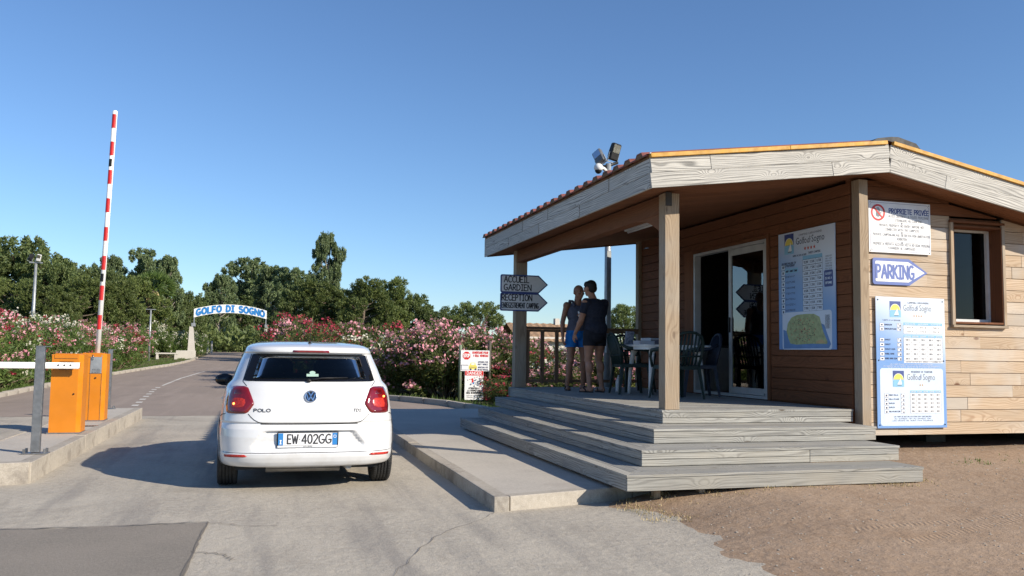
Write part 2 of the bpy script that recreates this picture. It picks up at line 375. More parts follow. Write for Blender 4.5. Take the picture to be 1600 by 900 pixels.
# concrete apron (both lanes), with a ragged right edge under the dirt
m = MB(); m.add([(-7.5, -8, 0), (4.6, -8, 0), (4.6, 17.7, 0), (-7.5, 17.7, 0)], [(0, 1, 2, 3)])
tag(m.build('concrete_driveway', M['concrete']), kind='structure')
ys = [17.7, 19, 20.3, 21.5, 22, 22.5, 23, 24, 25, 26, 27, 28.5, 30, 33, 36, 40, 45, 50, 56, 62, 70, 80, 90, 100, 110, 125]
m = MB(); V = []
for y in ys: V += [(lerp_poly(KL, y)-.02, y, gz(y)-.004), (lerp_poly(KR, y)+.02, y, gz(y)-.004)]
m.add(V, [(2*i, 2*i+1, 2*i+3, 2*i+2) for i in range(len(ys)-1)])
tag(m.build('asphalt_road', M['asphalt']), kind='structure')
m = MB(); m.add([(-4.4, -.5, .004), (-.42, 4.1, .004), (-.40, 4.9, .004), (-.375, 5.5, .004), (-.385, 6.1, .004), (-.352, 6.5, .004), (-.345, 6.86, .004), (-.6, 6.855, .004), (-.8, 6.825, .004), (-1.1, 6.85, .004), (-1.4, 6.84, .004), (-1.7, 6.885, .004), (-2.2, 6.87, .004), (-4.4, 6.93, .004)], [range(13)])
tag(m.build('asphalt_patch', M['patchm']), kind='structure')

def ribbon(pts, w, z=.003, jit=0, n=6):
    P = []
    for (a, b) in zip(pts, pts[1:]):
        for k in range(n): P.append(Vector(a).lerp(Vector(b), k/n))
    P.append(Vector(pts[-1])); V = []
    for i, p in enumerate(P):
        t = (P[min(i+1, len(P)-1)]-P[max(i-1, 0)]).normalized(); nrm = Vector((-t.y, t.x))
        j = nrm*random.uniform(-jit, jit); ww = w*random.uniform(.5, 1.3)
        q = p+j; V += [(q.x+nrm.x*ww/2, q.y+nrm.y*ww/2, gz(q.y)+z), (q.x-nrm.x*ww/2, q.y-nrm.y*ww/2, gz(q.y)+z)]
    return V, [(2*i, 2*i+1, 2*i+3, 2*i+2) for i in range(len(P)-1)]
m = MB()
for pts, w, j in ((((-.345, 6.87), (-.38, 5.9), (-.42, 4.2)), .018, .006), (((-4.4, 6.95), (-1.9, 6.90), (-1.0, 6.86), (-.345, 6.88)), .02, .015),
                  (((-.345, 6.85), (-.1, 6.7), (.15, 6.62)), .008, .02), (((.75, 5.0), (1.2, 6.0), (1.88, 6.8)), .005, .02),
                  (((-.4, 5.9), (-.2, 5.8), (-.12, 5.6)), .01, .02)):
    m.add(*ribbon(pts, w, .0075, j, 10))
tag(m.build('ground_crack', flat('crack dark', (.16, .14, .115), .95)), kind='structure')
m = MB(); m.add(*ribbon(((-6.4, 17.7), (-2.1, 17.7), (1.8, 17.7)), .03, .003, .01, 12))
tag(m.build('road_joint', flat('joint dark', (.12, .10, .085), .95)), kind='structure')
# dark oil stains are thin films of their own
def blot(cx, cy, r, z=.006, sx=1.0):
    n = 22; V = [(cx, cy, z)]+[(cx+math.cos(a)*r*sx*k, cy+math.sin(a)*r*k, z) for a, k in ((2*PI*i/n, random.uniform(.6, 1.2)) for i in range(n))]
    return V, [(0, 1+i, 1+(i+1) % n) for i in range(n)]
def film(name, col, lo=0.0, hi=.55):
    t = NT(name); g = t.n('TexCoord').outputs['Generated']
    d = t.n('VectorMath', operation='DISTANCE'); t.put(d.inputs[0], g); t.put(d.inputs[1], (.5, .5, 0))
    a = t.ma('MULTIPLY', t.ramp(d.outputs['Value'], .08, .45, hi, lo), t.ramp(t.noise(t.n('TexCoord').outputs['Object'], 14, 4, .7), .35, .6))
    t.set(col, .9); t.put(t.b.inputs['Alpha'], a); return t.mat
M['oil'] = film('oil film', (.05, .045, .04), hi=.85)
for (x, y, r, sx) in ((-.66, 7.62, .10, 1.4), (1.35, 7.98, .11, 1.5), (-1.2, 8.3, .05, 2), (.3, 6.4, .16, 1.2), (.45, 5.6, .10, 1.0), (-.9, 9.4, .09, 1.0), (.7, 7.2, .07, 1.3)):
    mm = MB(); mm.add(*blot(0, 0, r*1.5, 0, sx)); tag(mm.build('oil_stain', M['oil'], None, (x, y, .006)), kind='structure')

# painted dashes on the left of the road
for i in range(9):
    y = 19.6+i*1.15; x = -2.66-.45*min(1, (y-20)/8.) ; m = MB()
    m.add([(x-.07, y, gz(y)+.001), (x+.07, y, gz(y)+.001), (x+.05, y+.45, gz(y+.45)+.001), (x-.09, y+.45, gz(y+.45)+.001)], [(0, 1, 2, 3)])
    tag(m.build('road_dash', M['linepaint']), kind='structure')
m = MB(); m.add(*ribbon(((-3.12, 30.2), (-3.05, 36), (-2.65, 44)), .09, .001, .005, 8))
tag(m.build('road_line', M['linepaint']), kind='structure')

def solid_strip(poly, z0, z1, ch=.02):
    m = MB(); m.prism([(x, y, z0) for x, y in poly], (0, 0, z1-z0-ch), 0)
    c = Vector((sum(p[0] for p in poly)/len(poly), sum(p[1] for p in poly)/len(poly)))
    return m
def kerb(name, pts, w, h, side, parent=None, seglen=1.0, kch=.014):
    """kerb stones laid end to end along pts; side = +1 puts the width to the left of travel"""
    P = [Vector((x, y, 0)) for x, y in pts]; out = []
    d = [0]
    for a, b in zip(P, P[1:]): d.append(d[-1]+(b-a).length)
    def at(s):
        for i in range(len(P)-1):
            if s <= d[i+1] or i == len(P)-2: return P[i].lerp(P[i+1], (s-d[i])/(d[i+1]-d[i]))
    n = max(1, int(d[-1]/seglen)); L = d[-1]/n
    for k in range(n):
        a = at(k*L); b = at((k+1)*L); t = (b-a); l = t.length; t.normalize(); nr = Vector((-t.y, t.x, 0))*side
        c = (a+b)/2 + nr*w/2; jz = random.uniform(-.006, .006)
        o = MB().box((0, 0, 0), (l-.012, w, h+.3), ch=kch).build('kerb_stone', M['kerb'], parent, (c.x, c.y, gz(c.y)+h/2-.15+jz), (0, 0, math.atan2(t.y, t.x)))
        out.append(o)
    return out
kb = tag(link('left_road_kerb', None), kind='structure'); kerb('k', KL[:10], .16, .11, 1, kb, 1.1)
kb = tag(link('right_road_kerb', None), kind='structure'); kerb('k', KR[:11], .16, .13, -1, kb, 1.1)
# raised pad beside the steps: slab + kerb stones
PADZ = .12
pad = MB(); pp = [(1.985, 6.965), (3.25, 7.27), (4.6, 7.6), (4.6, 17.6), (1.97, 17.6)]
pad.add([(x, y, PADZ-.001) for x, y in pp]+[(x, y, -.1) for x, y in pp], [range(5), (0, 5, 6, 1), (3, 8, 9, 4), (4, 9, 5, 0)])
pado = tag(pad.build('concrete_pad', M['pad']), kind='structure')
kerb('k', [(1.86, 6.83), (1.86, 17.6)], .13, PADZ, -1, pado, 2.1, .005)
kerb('k', [(2.0, 6.86), (3.22, 7.17), (4.5, 7.5)], .12, PADZ, 1, pado, 1.2, .005)
# island with the barriers
ISZ = .2
isl = MB(); ip = [(-2.3, 9.08), (-2.19, 9.22), (-2.19, 16.96), (-2.87, 17.02), (-2.87, 9.08)]
isl.add([(x, y, ISZ-.001) for x, y in ip]+[(x, y, -.1) for x, y in ip], [range(5), (0, 5, 6, 1), (3, 8, 9, 4), (4, 9, 5, 0), (2, 7, 8, 3)])
islo = tag(isl.build('traffic_island', M['pad']), kind='structure')
kerb('k', [(-2.07, 9.14), (-2.07, 16.98)], .13, ISZ, 1, islo, 2.0, .005)
kerb('k', [(-2.95, 8.93), (-2.25, 8.93), (-2.075, 9.12)], .15, ISZ, 1, islo, .9, .005)
kerb('k', [(-3.0, 17.0), (-3.0, 9.0)], .13, ISZ, 1, islo, 2.0, .005)

# dirt lot with uneven height, feathering onto the concrete
def fbm(x, y): return (math.sin(x*2.1+1.3*math.sin(y*1.7))+math.sin(y*2.7+1.1*math.sin(x*2.3+2)))*.5
EDGE = [(2.6, -8), (2.75, 3), (2.95, 4.5), (3.1, 5.3), (3.2, 6.2), (2.98, 6.95), (3.4, 7.6), (4.4, 8.2)]
def dirt_h(x, y):
    e = lerp_poly(EDGE, y)+.08*math.sin(y*7)+.05*math.sin(y*17+1)
    r = min(1, max(-1, (x-e)/.7)); base = .03*r if r < 0 else .022*r
    rise = .125*min(1, max(0, (y-4.2)/2.6))*min(1, max(0, (x-e)/1.2))
    rise += .10*min(1, max(0, (y-6.8)/1.6))*min(1, max(0, (x-6)/1.0))
    return base+rise+(.008*fbm(x, y)+.004*fbm(x*3.7, y*4.1)+random.uniform(-.0015, .0015) if r > 0 else 0)
nx, ny = 190, 190; x0, x1, y0, y1 = 2.3, 22, -6, 20
m = MB(); V = []
for j in range(ny+1):
    for i in range(nx+1):
        x = x0+(x1-x0)*(i/nx)**1.5; y = y0+(y1-y0)*j/ny; V.append((x, y, dirt_h(x, y) if y < 17.2 else -.05))
m.add(V, [(j*(nx+1)+i, j*(nx+1)+i+1, (j+1)*(nx+1)+i+1, (j+1)*(nx+1)+i) for j in range(ny) for i in range(nx)], 0, True)
tag(m.build('dirt_lot', M['dirt']), kind='structure')
# tyre tread marks pressed in the dirt: low ridges
# pebbles and straw (stuff)
def scatter_pebbles():
    V = []; F = []; rs = np.random.RandomState(3)
    for k in range(3800):
        x = 2.7+rs.rand()**1.3*9; y = 4.2+rs.rand()*4.6
        if x < lerp_poly(EDGE, y)-.35*rs.rand(): continue
        s = .003+.011*rs.rand()**3; z = max(0.0, dirt_h(x, y)); b = len(V)
        a = rs.rand()*6; c, d = math.cos(a), math.sin(a); q = .6+.5*rs.rand()
        for (u, v, w) in ((1, 0, 0), (0, 1, 0), (-1, 0, 0), (0, -1, 0), (.1, .1, .8), (0, 0, -.6)):
            V.append((x+s*(u*c-v*d*q), y+s*(u*d+v*c*q), z+s*w*.8+.001))
        F += [(b, b+1, b+4), (b+1, b+2, b+4), (b+2, b+3, b+4), (b+3, b, b+4)]
    return np_mesh('pebbles', V, F, [M['kerb']])
tag(link('pebbles', scatter_pebbles()), 'small loose pebbles strewn over the dry dirt by the steps', 'gravel', kind='stuff')
def blades(name, spots, mat, label, h=.12, w=.006, n=30, spread=.12, cat='grass'):
    V = []; F = []; rs = np.random.RandomState(len(spots))
    for (x, y, z, k) in spots:
        for i in range(int(n*k)):
            a = rs.rand()*6.28; r = spread*math.sqrt(rs.rand()); px, py = x+r*math.cos(a), y+r*math.sin(a)
            hh = h*(.4+.8*rs.rand())*k; b = len(V); an = rs.rand()*6.28; lx, ly = math.cos(an), math.sin(an); bend = hh*rs.rand()*.8
            V += [(px-ly*w, py+lx*w, z), (px+ly*w, py-lx*w, z), (px+lx*bend*.5, py+ly*bend*.5, z+hh*.6), (px+lx*bend, py+ly*bend, z+hh)]
            F += [(b, b+1, b+2), (b+1, b+3, b+2)]
    return tag(link(name, np_mesh(name, V, F, [mat])), label, cat, kind='stuff')
rs = random.Random(5)
sp = [(x, y, dirt_h(x, y), rs.uniform(.25, .7)) for x, y in ((rs.uniform(3.0, 6.2), 6.72+rs.uniform(-.12, .35)) for _ in range(120))]
sp += [(3.05+rs.uniform(-.1, .3), 6.6+rs.uniform(-.5, .3), .01, .5) for _ in range(25)]
blades('dry_straw', sp, M['drygrass'], 'dry straw and dead grass along the foot of the wooden steps', .055, .004, 26, .1)
sp = [(rs.uniform(6.8, 9.8), 7.6+rs.uniform(-.25, .4), 0, 1) for _ in range(26)]
sp = [(x, y, dirt_h(x, y), rs.uniform(.3, .8)) for x, y, _, _ in sp]
blades('green_weeds', sp, M['grass'], 'sparse green weeds at the edge of the dirt under the cabin wall', .06, .006, 12, .08)
sp = []
for i in range(420):
    y = rs.uniform(8, 58); x = lerp_poly(KL, y)-.2-rs.uniform(0, .9); sp.append((x, y, gz(y)-.02, rs.uniform(.5, 1.1)))
for i in range(200):
    y = rs.uniform(50, 69); x = lerp_poly(KL, y)-.2-rs.uniform(0, 4.5); sp.append((x, y, gz(y)-.02, rs.uniform(.5, 1.0)))
blades('kerb_grass', sp, M['grass'], 'green grass strip between the left kerb and the oleander hedge', .14, .012, 26, .3)
sp = []
for i in range(260):
    y = rs.uniform(17.6, 40); x = lerp_poly(KR, y)+.22+rs.uniform(0, 1.2); sp.append((x, y, gz(y)-.02, rs.uniform(.5, 1.2)))
blades('bed_grass', sp, M['grass'], 'rough grass in the planting bed behind the right kerb', .16, .012, 26, .3)
sp = [(4.55+rs.uniform(-.12, .35), 15.2+rs.uniform(-.3, .5), 0, rs.uniform(1.0, 1.6)) for _ in range(26)]
blades('straw_tuft', sp, M['drygrass'], 'pale dry grass tuft behind the far corner post of the porch', .3, .007, 14, .12)

# ------------------------------------------------------------------ lettering
def arcp(cx, cy, rx, ry, a0, a1, n=8):
    return [(cx+rx*math.cos(math.radians(a0+(a1-a0)*i/n)), cy+ry*math.sin(math.radians(a0+(a1-a0)*i/n))) for i in range(n+1)]
G = {
'A': (.62, [[(0, 0), (.33, 1), (.62, 0)], [(.12, .36), (.52, .36)]]),
'B': (.5, [[(0, 0), (0, 1)], [(0, 1)]+arcp(.22, .76, .22, .24, 90, -90)+[(0, .52)], [(0, .52)]+arcp(.24, .26, .26, .26, 90, -90)+[(0, 0)]]),
'C': (.55, [arcp(.33, .5, .33, .5, 50, 310, 12)]),
'D': (.56, [[(0, 0), (0, 1)]+arcp(.1, .5, .46, .5, 90, -90, 10)+[(0, 0)]]),
'E': (.48, [[(.46, 1), (0, 1), (0, 0), (.48, 0)], [(0, .52), (.42, .52)]]),
'F': (.46, [[(.46, 1), (0, 1), (0, 0)], [(0, .52), (.4, .52)]]),
'G': (.6, [arcp(.33, .5, .33, .5, 55, 320, 12)+[(.6, .42), (.34, .42)]]),
'H': (.54, [[(0, 0), (0, 1)], [(.54, 0), (.54, 1)], [(0, .5), (.54, .5)]]),
'I': (.36, [[(.18, 0), (.18, 1)], [(0, 1), (.36, 1)], [(0, 0), (.36, 0)]]),
'J': (.44, [[(.4, 1)]+arcp(.2, .2, .2, .2, 0, -180, 6)]),
'K': (.5, [[(0, 0), (0, 1)], [(.46, 1), (0, .45)], [(.12, .58), (.5, 0)]]),
'L': (.44, [[(0, 1), (0, 0), (.44, 0)]]),
'M': (.7, [[(0, 0), (.12, 1), (.35, .25), (.58, 1), (.7, 0)]]),
'N': (.58, [[(0, 0), (0, 1), (.58, 0), (.58, 1)]]),
'O': (.64, [arcp(.32, .5, .32, .5, 90, 450, 16)]),
'P': (.48, [[(0, 0), (0, 1)], [(0, 1), (.12, 1)]+arcp(.2, .74, .26, .26, 90, -90)+[(0, .48)]]),
'Q': (.66, [arcp(.32, .5, .32, .5, 90, 450, 16), [(.4, .25), (.66, -.08)]]),
'R': (.5, [[(0, 0), (0, 1)], [(0, 1), (.12, 1)]+arcp(.2, .74, .26, .26, 90, -90)+[(0, .48)], [(.16, .48), (.5, 0)]]),
'S': (.5, [arcp(.26, .74, .24, .26, 40, 250, 8)[:-1]+arcp(.25, .25, .25, .27, 80, -150, 10)]),
'T': (.56, [[(0, 1), (.56, 1)], [(.28, 1), (.28, 0)]]),
'U': (.54, [[(0, 1), (0, .3)]+arcp(.27, .28, .27, .28, 180, 360, 8)+[(.54, 1)]]),
'V': (.56, [[(0, 1), (.28, 0), (.56, 1)]]),
'W': (.8, [[(0, 1), (.2, 0), (.4, .8), (.6, 0), (.8, 1)]]),
'X': (.52, [[(0, 0), (.52, 1)], [(0, 1), (.52, 0)]]),
'Y': (.52, [[(0, 1), (.26, .5), (.52, 1)], [(.26, .5), (.26, 0)]]),
'Z': (.5, [[(0, 1), (.5, 1), (0, 0), (.5, 0)]]),
'0': (.46, [arcp(.23, .5, .23, .5, 90, 450, 14)]), '1': (.3, [[(0, .8), (.16, 1), (.16, 0)]]),
'2': (.46, [arcp(.23, .74, .23, .26, 160, -30, 8)+[(0, 0), (.46, 0)]]),
'3': (.44, [arcp(.2, .75, .22, .25, 140, -90, 8), arcp(.2, .26, .25, .26, 90, -140, 8)]),
'4': (.5, [[(.38, 0), (.38, 1), (0, .28), (.5, .28)]]), '5': (.44, [[(.4, 1), (.04, 1), (.02, .56)]+arcp(.2, .3, .25, .3, 110, -130, 8)]),
'6': (.46, [[(.36, 1), (.05, .45)], arcp(.23, .27, .23, .27, 0, 360, 12)]), '7': (.44, [[(0, 1), (.44, 1), (.12, 0)]]),
'8': (.46, [arcp(.23, .75, .2, .24, 0, 360, 12), arcp(.23, .26, .23, .26, 0, 360, 12)]), '9': (.46, [arcp(.23, .72, .22, .27, 0, 360, 12), [(.45, .72), (.2, 0)]]),
'.': (.08, [[(.04, .0), (.05, .04)]]), ',': (.1, [[(.06, .05), (.02, -.12)]]), '-': (.3, [[(0, .45), (.3, .45)]]), '/': (.4, [[(0, 0), (.4, 1)]]), ' ': (.34, []), ':': (.08, [[(.04, .1), (.05, .14)], [(.04, .6), (.05, .64)]]),
'\u00c9': (.48, [[(.46, 1), (0, 1), (0, 0), (.48, 0)], [(0, .52), (.42, .52)], [(.15, 1.12), (.32, 1.28)]]),
'\u20ac': (.5, [arcp(.33, .5, .28, .5, 50, 310, 10), [(0, .6), (.4, .6)], [(0, .42), (.4, .42)]]),
}
def text_width(s, h, sp=.17): return h*(sum(G.get(c, G['O'])[0]+sp for c in s.upper())-sp)
def put_text(mb, s, h, org, ex, ey, t=.12, align='c', width=None, sp=.17, off=0, m=0, arc=None):
    """stroke lettering: flat ribbons in the plane org + x*ex + y*ey, lifted by off along the normal"""
    ex = Vector(ex).normalized(); ey = Vector(ey).normalized(); nrm = ex.cross(ey); org = Vector(org)+nrm*off
    s = s.upper(); w = text_width(s, h, sp); k = (width/w) if width else 1; w *= k
    x = {'c': -w/2, 'l': 0, 'r': -w}[align]; eps = 0
    for ch in s:
        gw, st = G.get(ch, G['O'])
        for pl in st:
            pts = [Vector((x+px*h*k, py*h)) for px, py in pl]
            th = t*h/2
            for a, b in zip(pts, pts[1:]):
                d = b-a
                if d.length < 1e-7: continue
                d.normalize(); nn = Vector((-d.y, d.x))*th; a2 = a-d*th*.6; b2 = b+d*th*.6; eps = (eps+1) % 5
                Q = [a2+nn, a2-nn, b2-nn, b2+nn]
                if arc: Q = [Vector((q.x, q.y+arc(q.x))) for q in Q]
                mb.add([org+ex*q.x+ey*q.y+nrm*eps*.00012 for q in Q], [(0, 1, 2, 3)], m)
        x += (gw+sp)*h*k
FC = {}
def put_font(mb, s, h, org, ex, ey, align='l', off=0, m=0, shear=0, width=None, bold=0):
    key = (s, shear, bold)
    if key not in FC:
        cu = bpy.data.curves.new('t', 'FONT'); cu.body = s; cu.size = 1; cu.shear = shear; cu.offset = bold; cu.resolution_u = 2
        o = bpy.data.objects.new('t', cu); COL.objects.link(o); dg = bpy.context.evaluated_depsgraph_get()
        me = bpy.data.meshes.new_from_object(o.evaluated_get(dg)); FC[key] = ([v.co.copy() for v in me.vertices], [list(p.vertices) for p in me.polygons])
        bpy.data.objects.remove(o); bpy.data.curves.remove(cu); bpy.data.meshes.remove(me)
    V, F = FC[key]
    if not V: return
    x0 = min(v.x for v in V); x1 = max(v.x for v in V); w = (x1-x0)*h; kx = width/w if width else 1; w *= kx
    ex = Vector(ex).normalized(); ey = Vector(ey).normalized(); nrm = ex.cross(ey); org = Vector(org)+nrm*off
    sx = {'l': 0, 'c': -w/2, 'r': -w}[align]
    mb.add([org+ex*(((v.x-x0)*h*kx)+sx)+ey*(v.y*h) for v in V], F, m)

# ------------------------------------------------------------------ wooden cabin
CB = Vector((6.5, 8.3, .1))
cabin = thing('wooden_cabin', 'single storey timber reception cabin with covered porch, steps and shallow red roof', 'cabin', CB)
BC = {}
def board(name, a, b, wv, w, t, mat, parent, base=CB, ch=.003):
    """plank from a to b (centre line of its face), wv = direction of its width, w width, t thickness"""
    a = Vector(a); b = Vector(b); d = (b-a); L = d.length; d.normalize(); wv = Vector(wv); wv = (wv-d*wv.dot(d)).normalized(); nv = wv.cross(d)
    key = (round(L, 3), round(w, 3), round(t, 3), mat.name)
    if key not in BC: BC[key] = MB().box((0, 0, 0), (L, t, w), ch=ch).mesh(name, mat)
    o = link(name, BC[key], parent)
    mt = Matrix((d, nv, wv)).transposed().to_4x4(); mt.translation = (a+b)/2-base
    o.matrix_local = mt; return o
def fz(x): return 2.998+(x-3.763)*.1300 if x < 6.705 else 3.3805-(x-6.705)*.183
XE, XRG, XEND, YF, YB = 3.763, 6.705, 10.7, 7.90, 14.75
R = lambda x, y, z: Vector((x, y, z))-CB

# --- floor body and room shell
m = MB(); m.box(R(8.6, 11.2, .575), (3.9, 5.4, .29))                      # floor slab of the room
m.box(R(5.35, 11.2, .64), (2.4, 5.6, .08))                                # deck bearers
fl = m.build('floor_frame', M['beam'], cabin)
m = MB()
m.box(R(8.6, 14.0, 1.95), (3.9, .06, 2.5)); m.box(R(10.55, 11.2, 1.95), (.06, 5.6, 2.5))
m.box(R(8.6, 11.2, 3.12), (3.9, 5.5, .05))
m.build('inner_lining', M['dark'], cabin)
M['block'] = flat('dark block', (.09, .08, .07), .9)
for x in (6.9, 8.3, 9.9):
    for y in (9.2, 11, 13.7): MB().box(R(x, y, .2), (.3, .3, .47)).build('foundation_block', M['block'], cabin)
for c_s in (((8.6, 14.03, .2), (4.1, .1, .5)), ((10.5, 11.2, .2), (.1, 5.6, .5)), ((5.4, 14.12, .33), (2.5, .06, .66))):
    MB().box(R(*c_s[0]), c_s[1]).build('shade_skirt', M['block'], cabin)  # added unseen skirts, blocking light so the space under the cabin stays dark

# --- side wall with the sliding door (plane X = 6.5)
DY0, DY1, DZ = 10.0, 12.02, 2.885
m = MB()
m.box(R(6.55, 9.2, 1.93), (.08, 1.6, 2.42)); m.box(R(6.55, 13.05, 1.93), (.08, 2.06, 2.42)); m.box(R(6.55, 11.2, 3.02), (.08, 5.76, .26))
side = m.build('side_wall', M['beam'], cabin)
z = .735; row = 0; rs = random.Random(11)
while z < 3.32:
    h = min(.1445, 3.345-z)
    if z+h/2 < DZ: segs = [(8.31, DY0-.07), (DY1+.30, 13.98)]
    else: segs = [(8.31, 10.9+.3*rs.uniform(-1, 1)), (None, 13.98)]
    segs2 = []; prev = None
    for a, b in segs:
        if a is None: a = prev+.004
        prev = b
        if b-a > 2.2: c = a+(b-a)*rs.uniform(.35, .65); segs2 += [(a, c-.002), (c+.002, b)]
        else: segs2.append((a, b))
    for a, b in segs2:
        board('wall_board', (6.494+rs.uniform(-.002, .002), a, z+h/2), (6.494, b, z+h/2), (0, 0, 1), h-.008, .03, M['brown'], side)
    z += .1445; row += 1
# --- front (gable) wall, plane Y = 8.3
WX0, WX1, WZ0, WZ1 = 7.92, 8.62, 1.75, 2.89
m = MB(); m.box(R(7.2, 8.36, 1.9), (1.4, .08, 2.96)); m.box(R(9.68, 8.36, 1.78), (1.9, .08, 2.7)); m.box(R(8.28, 8.36, 1.07), (.8, .08, 1.3)); m.box(R(8.28, 8.36, 2.95), (.8, .08, .1))
front = m.build('front_wall', M['beam'], cabin)
def clipboard(x0, x1, z0, z1, y, t, mat, parent):
    """a plank whose top follows the soffit where the gable cuts it"""
    f = lambda x: fz(x)-.004
    if f(x0) <= z0+.01 and f(x1) <= z0+.01: return
    if f(x1) >= z1 and f(x0) >= z1: pts = [(x0, z0), (x1, z0), (x1, z1), (x0, z1)]
    else:
        xs = [x0+(x1-x0)*k/24 for k in range(25)]; keep = [x for x in xs if f(x) > z0+.004]
        pts = [(keep[0], z0), (keep[-1], z0)]+[(x, min(z1, f(x))) for x in keep[::-1]]
    cx = (x0+x1)/2; cz = (z0+z1)/2
    mb = MB(); mb.prism([(x-cx, 0, z-cz) for x, z in pts], (0, t, 0)); mb.build('wall_board', mat, parent, R(cx, y, cz), fix=True)
z = .42; row = 0
while z < 3.36:
    h = .1445; z1 = z+h-.007
    xr = XEND-.15; joints = sorted([6.66+rs.uniform(.25, 1.1) if row % 3 == 0 else 7.05+rs.uniform(.9, 1.3), 9.2+rs.uniform(-.5, .5)])
    segs = []; a = 6.625
    for j in joints+[xr]:
        segs.append((a, j-.002)); a = j+.002
    for a, b in segs:
        cuts = [(a, b)]
        if z+h/2 > WZ0-.03 and z+h/2 < WZ1+.06:
            cuts = []
            if a < WX0-.045: cuts.append((a, min(b, WX0-.045)))
            if b > WX1+.045: cuts.append((max(a, WX1+.045), b))
        for c, d in cuts:
            if d-c > .03: clipboard(c, d, z, z1, 8.298+rs.uniform(-.003, .002), .022, M['brown'] if z > 3.0 else M['wall'], front)  # top rows brown: unweathered boards, with the eave shade put into their colour
    z += h; row += 1
board('corner_post', (6.555, 8.23, .45), (6.555, 8.23, 3.345), (1, 0, 0), .12, .13, M['post'], cabin)
board('corner_post', (6.48, 14.04, .62), (6.48, 14.04, 3.33), (1, 0, 0), .12, .12, M['post'], cabin)
board('corner_post', (10.6, 8.3, .42), (10.6, 8.3, 2.66), (1, 0, 0), .12, .12, M['post'], cabin)
# window of the gable wall
win = MB().box(R((WX0+WX1)/2, 8.50, (WZ0+WZ1)/2), (WX1-WX0, .01, WZ1-WZ0)).build('window', glassmat('window glass', (.25, .27, .27), 1.35), cabin)
m = MB(); cx, cz = (WX0+WX1)/2, (WZ0+WZ1)/2
for s in (-1, 1): m.box(R(cx+s*(WX1-WX0-.035)/2, 8.47, cz), (.035, .04, WZ1-WZ0))
m.box(R(cx, 8.47, WZ1-.0125), (WX1-WX0-.072, .04, .025)); m.box(R(cx, 8.47, WZ0+.02), (WX1-WX0-.072, .04, .04))
m.build('window_frame', M['offwhite'], win)
for a, b, wv in (((WX0-.012, 8.40, WZ0), (WX0-.012, 8.40, WZ1), (0, 1, 0)), ((WX1+.012, 8.40, WZ0), (WX1+.012, 8.40, WZ1), (0, 1, 0)),
                 ((WX0-.024, 8.40, WZ1+.013), (WX1+.024, 8.40, WZ1+.013), (0, 1, 0)), ((WX0-.024, 8.40, WZ0-.013), (WX1+.024, 8.40, WZ0-.013), (0, 1, 0))):
    board('window_reveal', a, b, wv, .26, .024, M['brown'], win)
for a, b in (((WX0-.035, 8.277, WZ0-.04), (WX0-.035, 8.277, WZ1+.05)), ((WX1+.035, 8.277, WZ0-.04), (WX1+.035, 8.277, WZ1+.05)), ):
    board('window_trim', a, b, (1, 0, 0), .045, .03, M['post'], win)
board('window_trim', (WX0-.06, 8.27, WZ0-.055), (WX1+.06, 8.27, WZ0-.055), (0, 0, 1), .03, .05, M['post'], win)
board('window_trim', (WX0-.06, 8.277, WZ1+.065), (WX1+.06, 8.277, WZ1+.065), (0, 0, 1), .03, .03, M['brown'], win)

# --- sliding door
door = MB()
for y in (DY0+.025, DY1-.025): door.box(R(6.51, y, (.73+DZ)/2), (.10, .05, DZ-.73))
door.box(R(6.51, (DY0+DY1)/2, DZ-.02), (.10, DY1-DY0-.102, .04)); door.box(R(6.51, (DY0+DY1)/2, .75), (.10, DY1-DY0-.102, .04))
door.box(R(6.53, 11.0, (.77+DZ-.04)/2), (.06, .07, DZ-.812))
M['alu'] = flat('grey white door frame', (.42, .43, .43), .45, nz=.08)
dr = door.build('sliding_door', M['alu'], cabin)
for k, (y0, y1, xx) in enumerate(((10.08, 10.98, 6.515),)):
    m = MB()
    for y in (y0, y1): m.box(R(xx-.012, y, (.80+DZ-.05)/2), (.03, .07, DZ-.86))
    for zz in (.82, DZ-.09): m.box(R(xx-.012, (y0+y1)/2, zz), (.03, y1-y0-.072, .09))
    pf = m.build('door_leaf', M['alu'], dr)
    MB().box(R(xx-.01, (y0+y1)/2, (.87+DZ-.14)/2), (.006, y1-y0-.07, DZ-1.0)).build('door_glass', M['doorglass'], dr)
    m = MB().box(R(xx-.04, y1+.0, 1.75), (.03, .025, .22), ch=.005).build('door_handle', M['black'], dr)
for y, w in ((DY1+.15, .28), (DY0-.035, .05)):
    board('door_trim', (6.472, y, .725), (6.472, y, DZ+.06), (0, 1, 0), w, .035, M['beam'], dr)
board('door_trim', (6.470, DY0-.01, DZ+.028), (6.470, DY1, DZ+.028), (0, 0, 1), .05, .035, M['beam'], dr)

# --- deck, steps
deck = MB(); deck.box(R(5.28, 14.105, .64), (2.42, .03, .15)); deck.box(R(4.10, 11.18, .632), (.03, 5.82, .14))
dk = deck.build('deck', M['deck'], cabin)
n = 42; y0 = 8.245; pw = (14.10-y0)/n
for k in range(n):
    y = y0+pw*(k+.5); xr = 6.44 if y > 8.3 else 6.44
    board('deck_board', (4.062, y, .7075+rs.uniform(-.001, .001)), (xr, y, .7075), (0, 1, 0), pw-.008, .025, M['deck'], dk)
SX = [2.98, 3.33, 3.69, 4.07]; SY = [6.705, 7.17, 7.67, 8.25]; SZ = [.288, .435, .578, .72]; SR = [6.0, 6.13, 6.27, 6.44]; SF = [13.03, 13.3, 13.6, 13.93]
BZ = [.150, .291, .438, .581]
steps = MB()
for k in range(4): steps.box(R((SX[k]+SR[k])/2+.03, SY[k]+.12, (SZ[k]+BZ[k])/2-.02), (SR[k]-SX[k]-.2, .05, .08))
st = steps.build('steps', M['deck'], cabin)
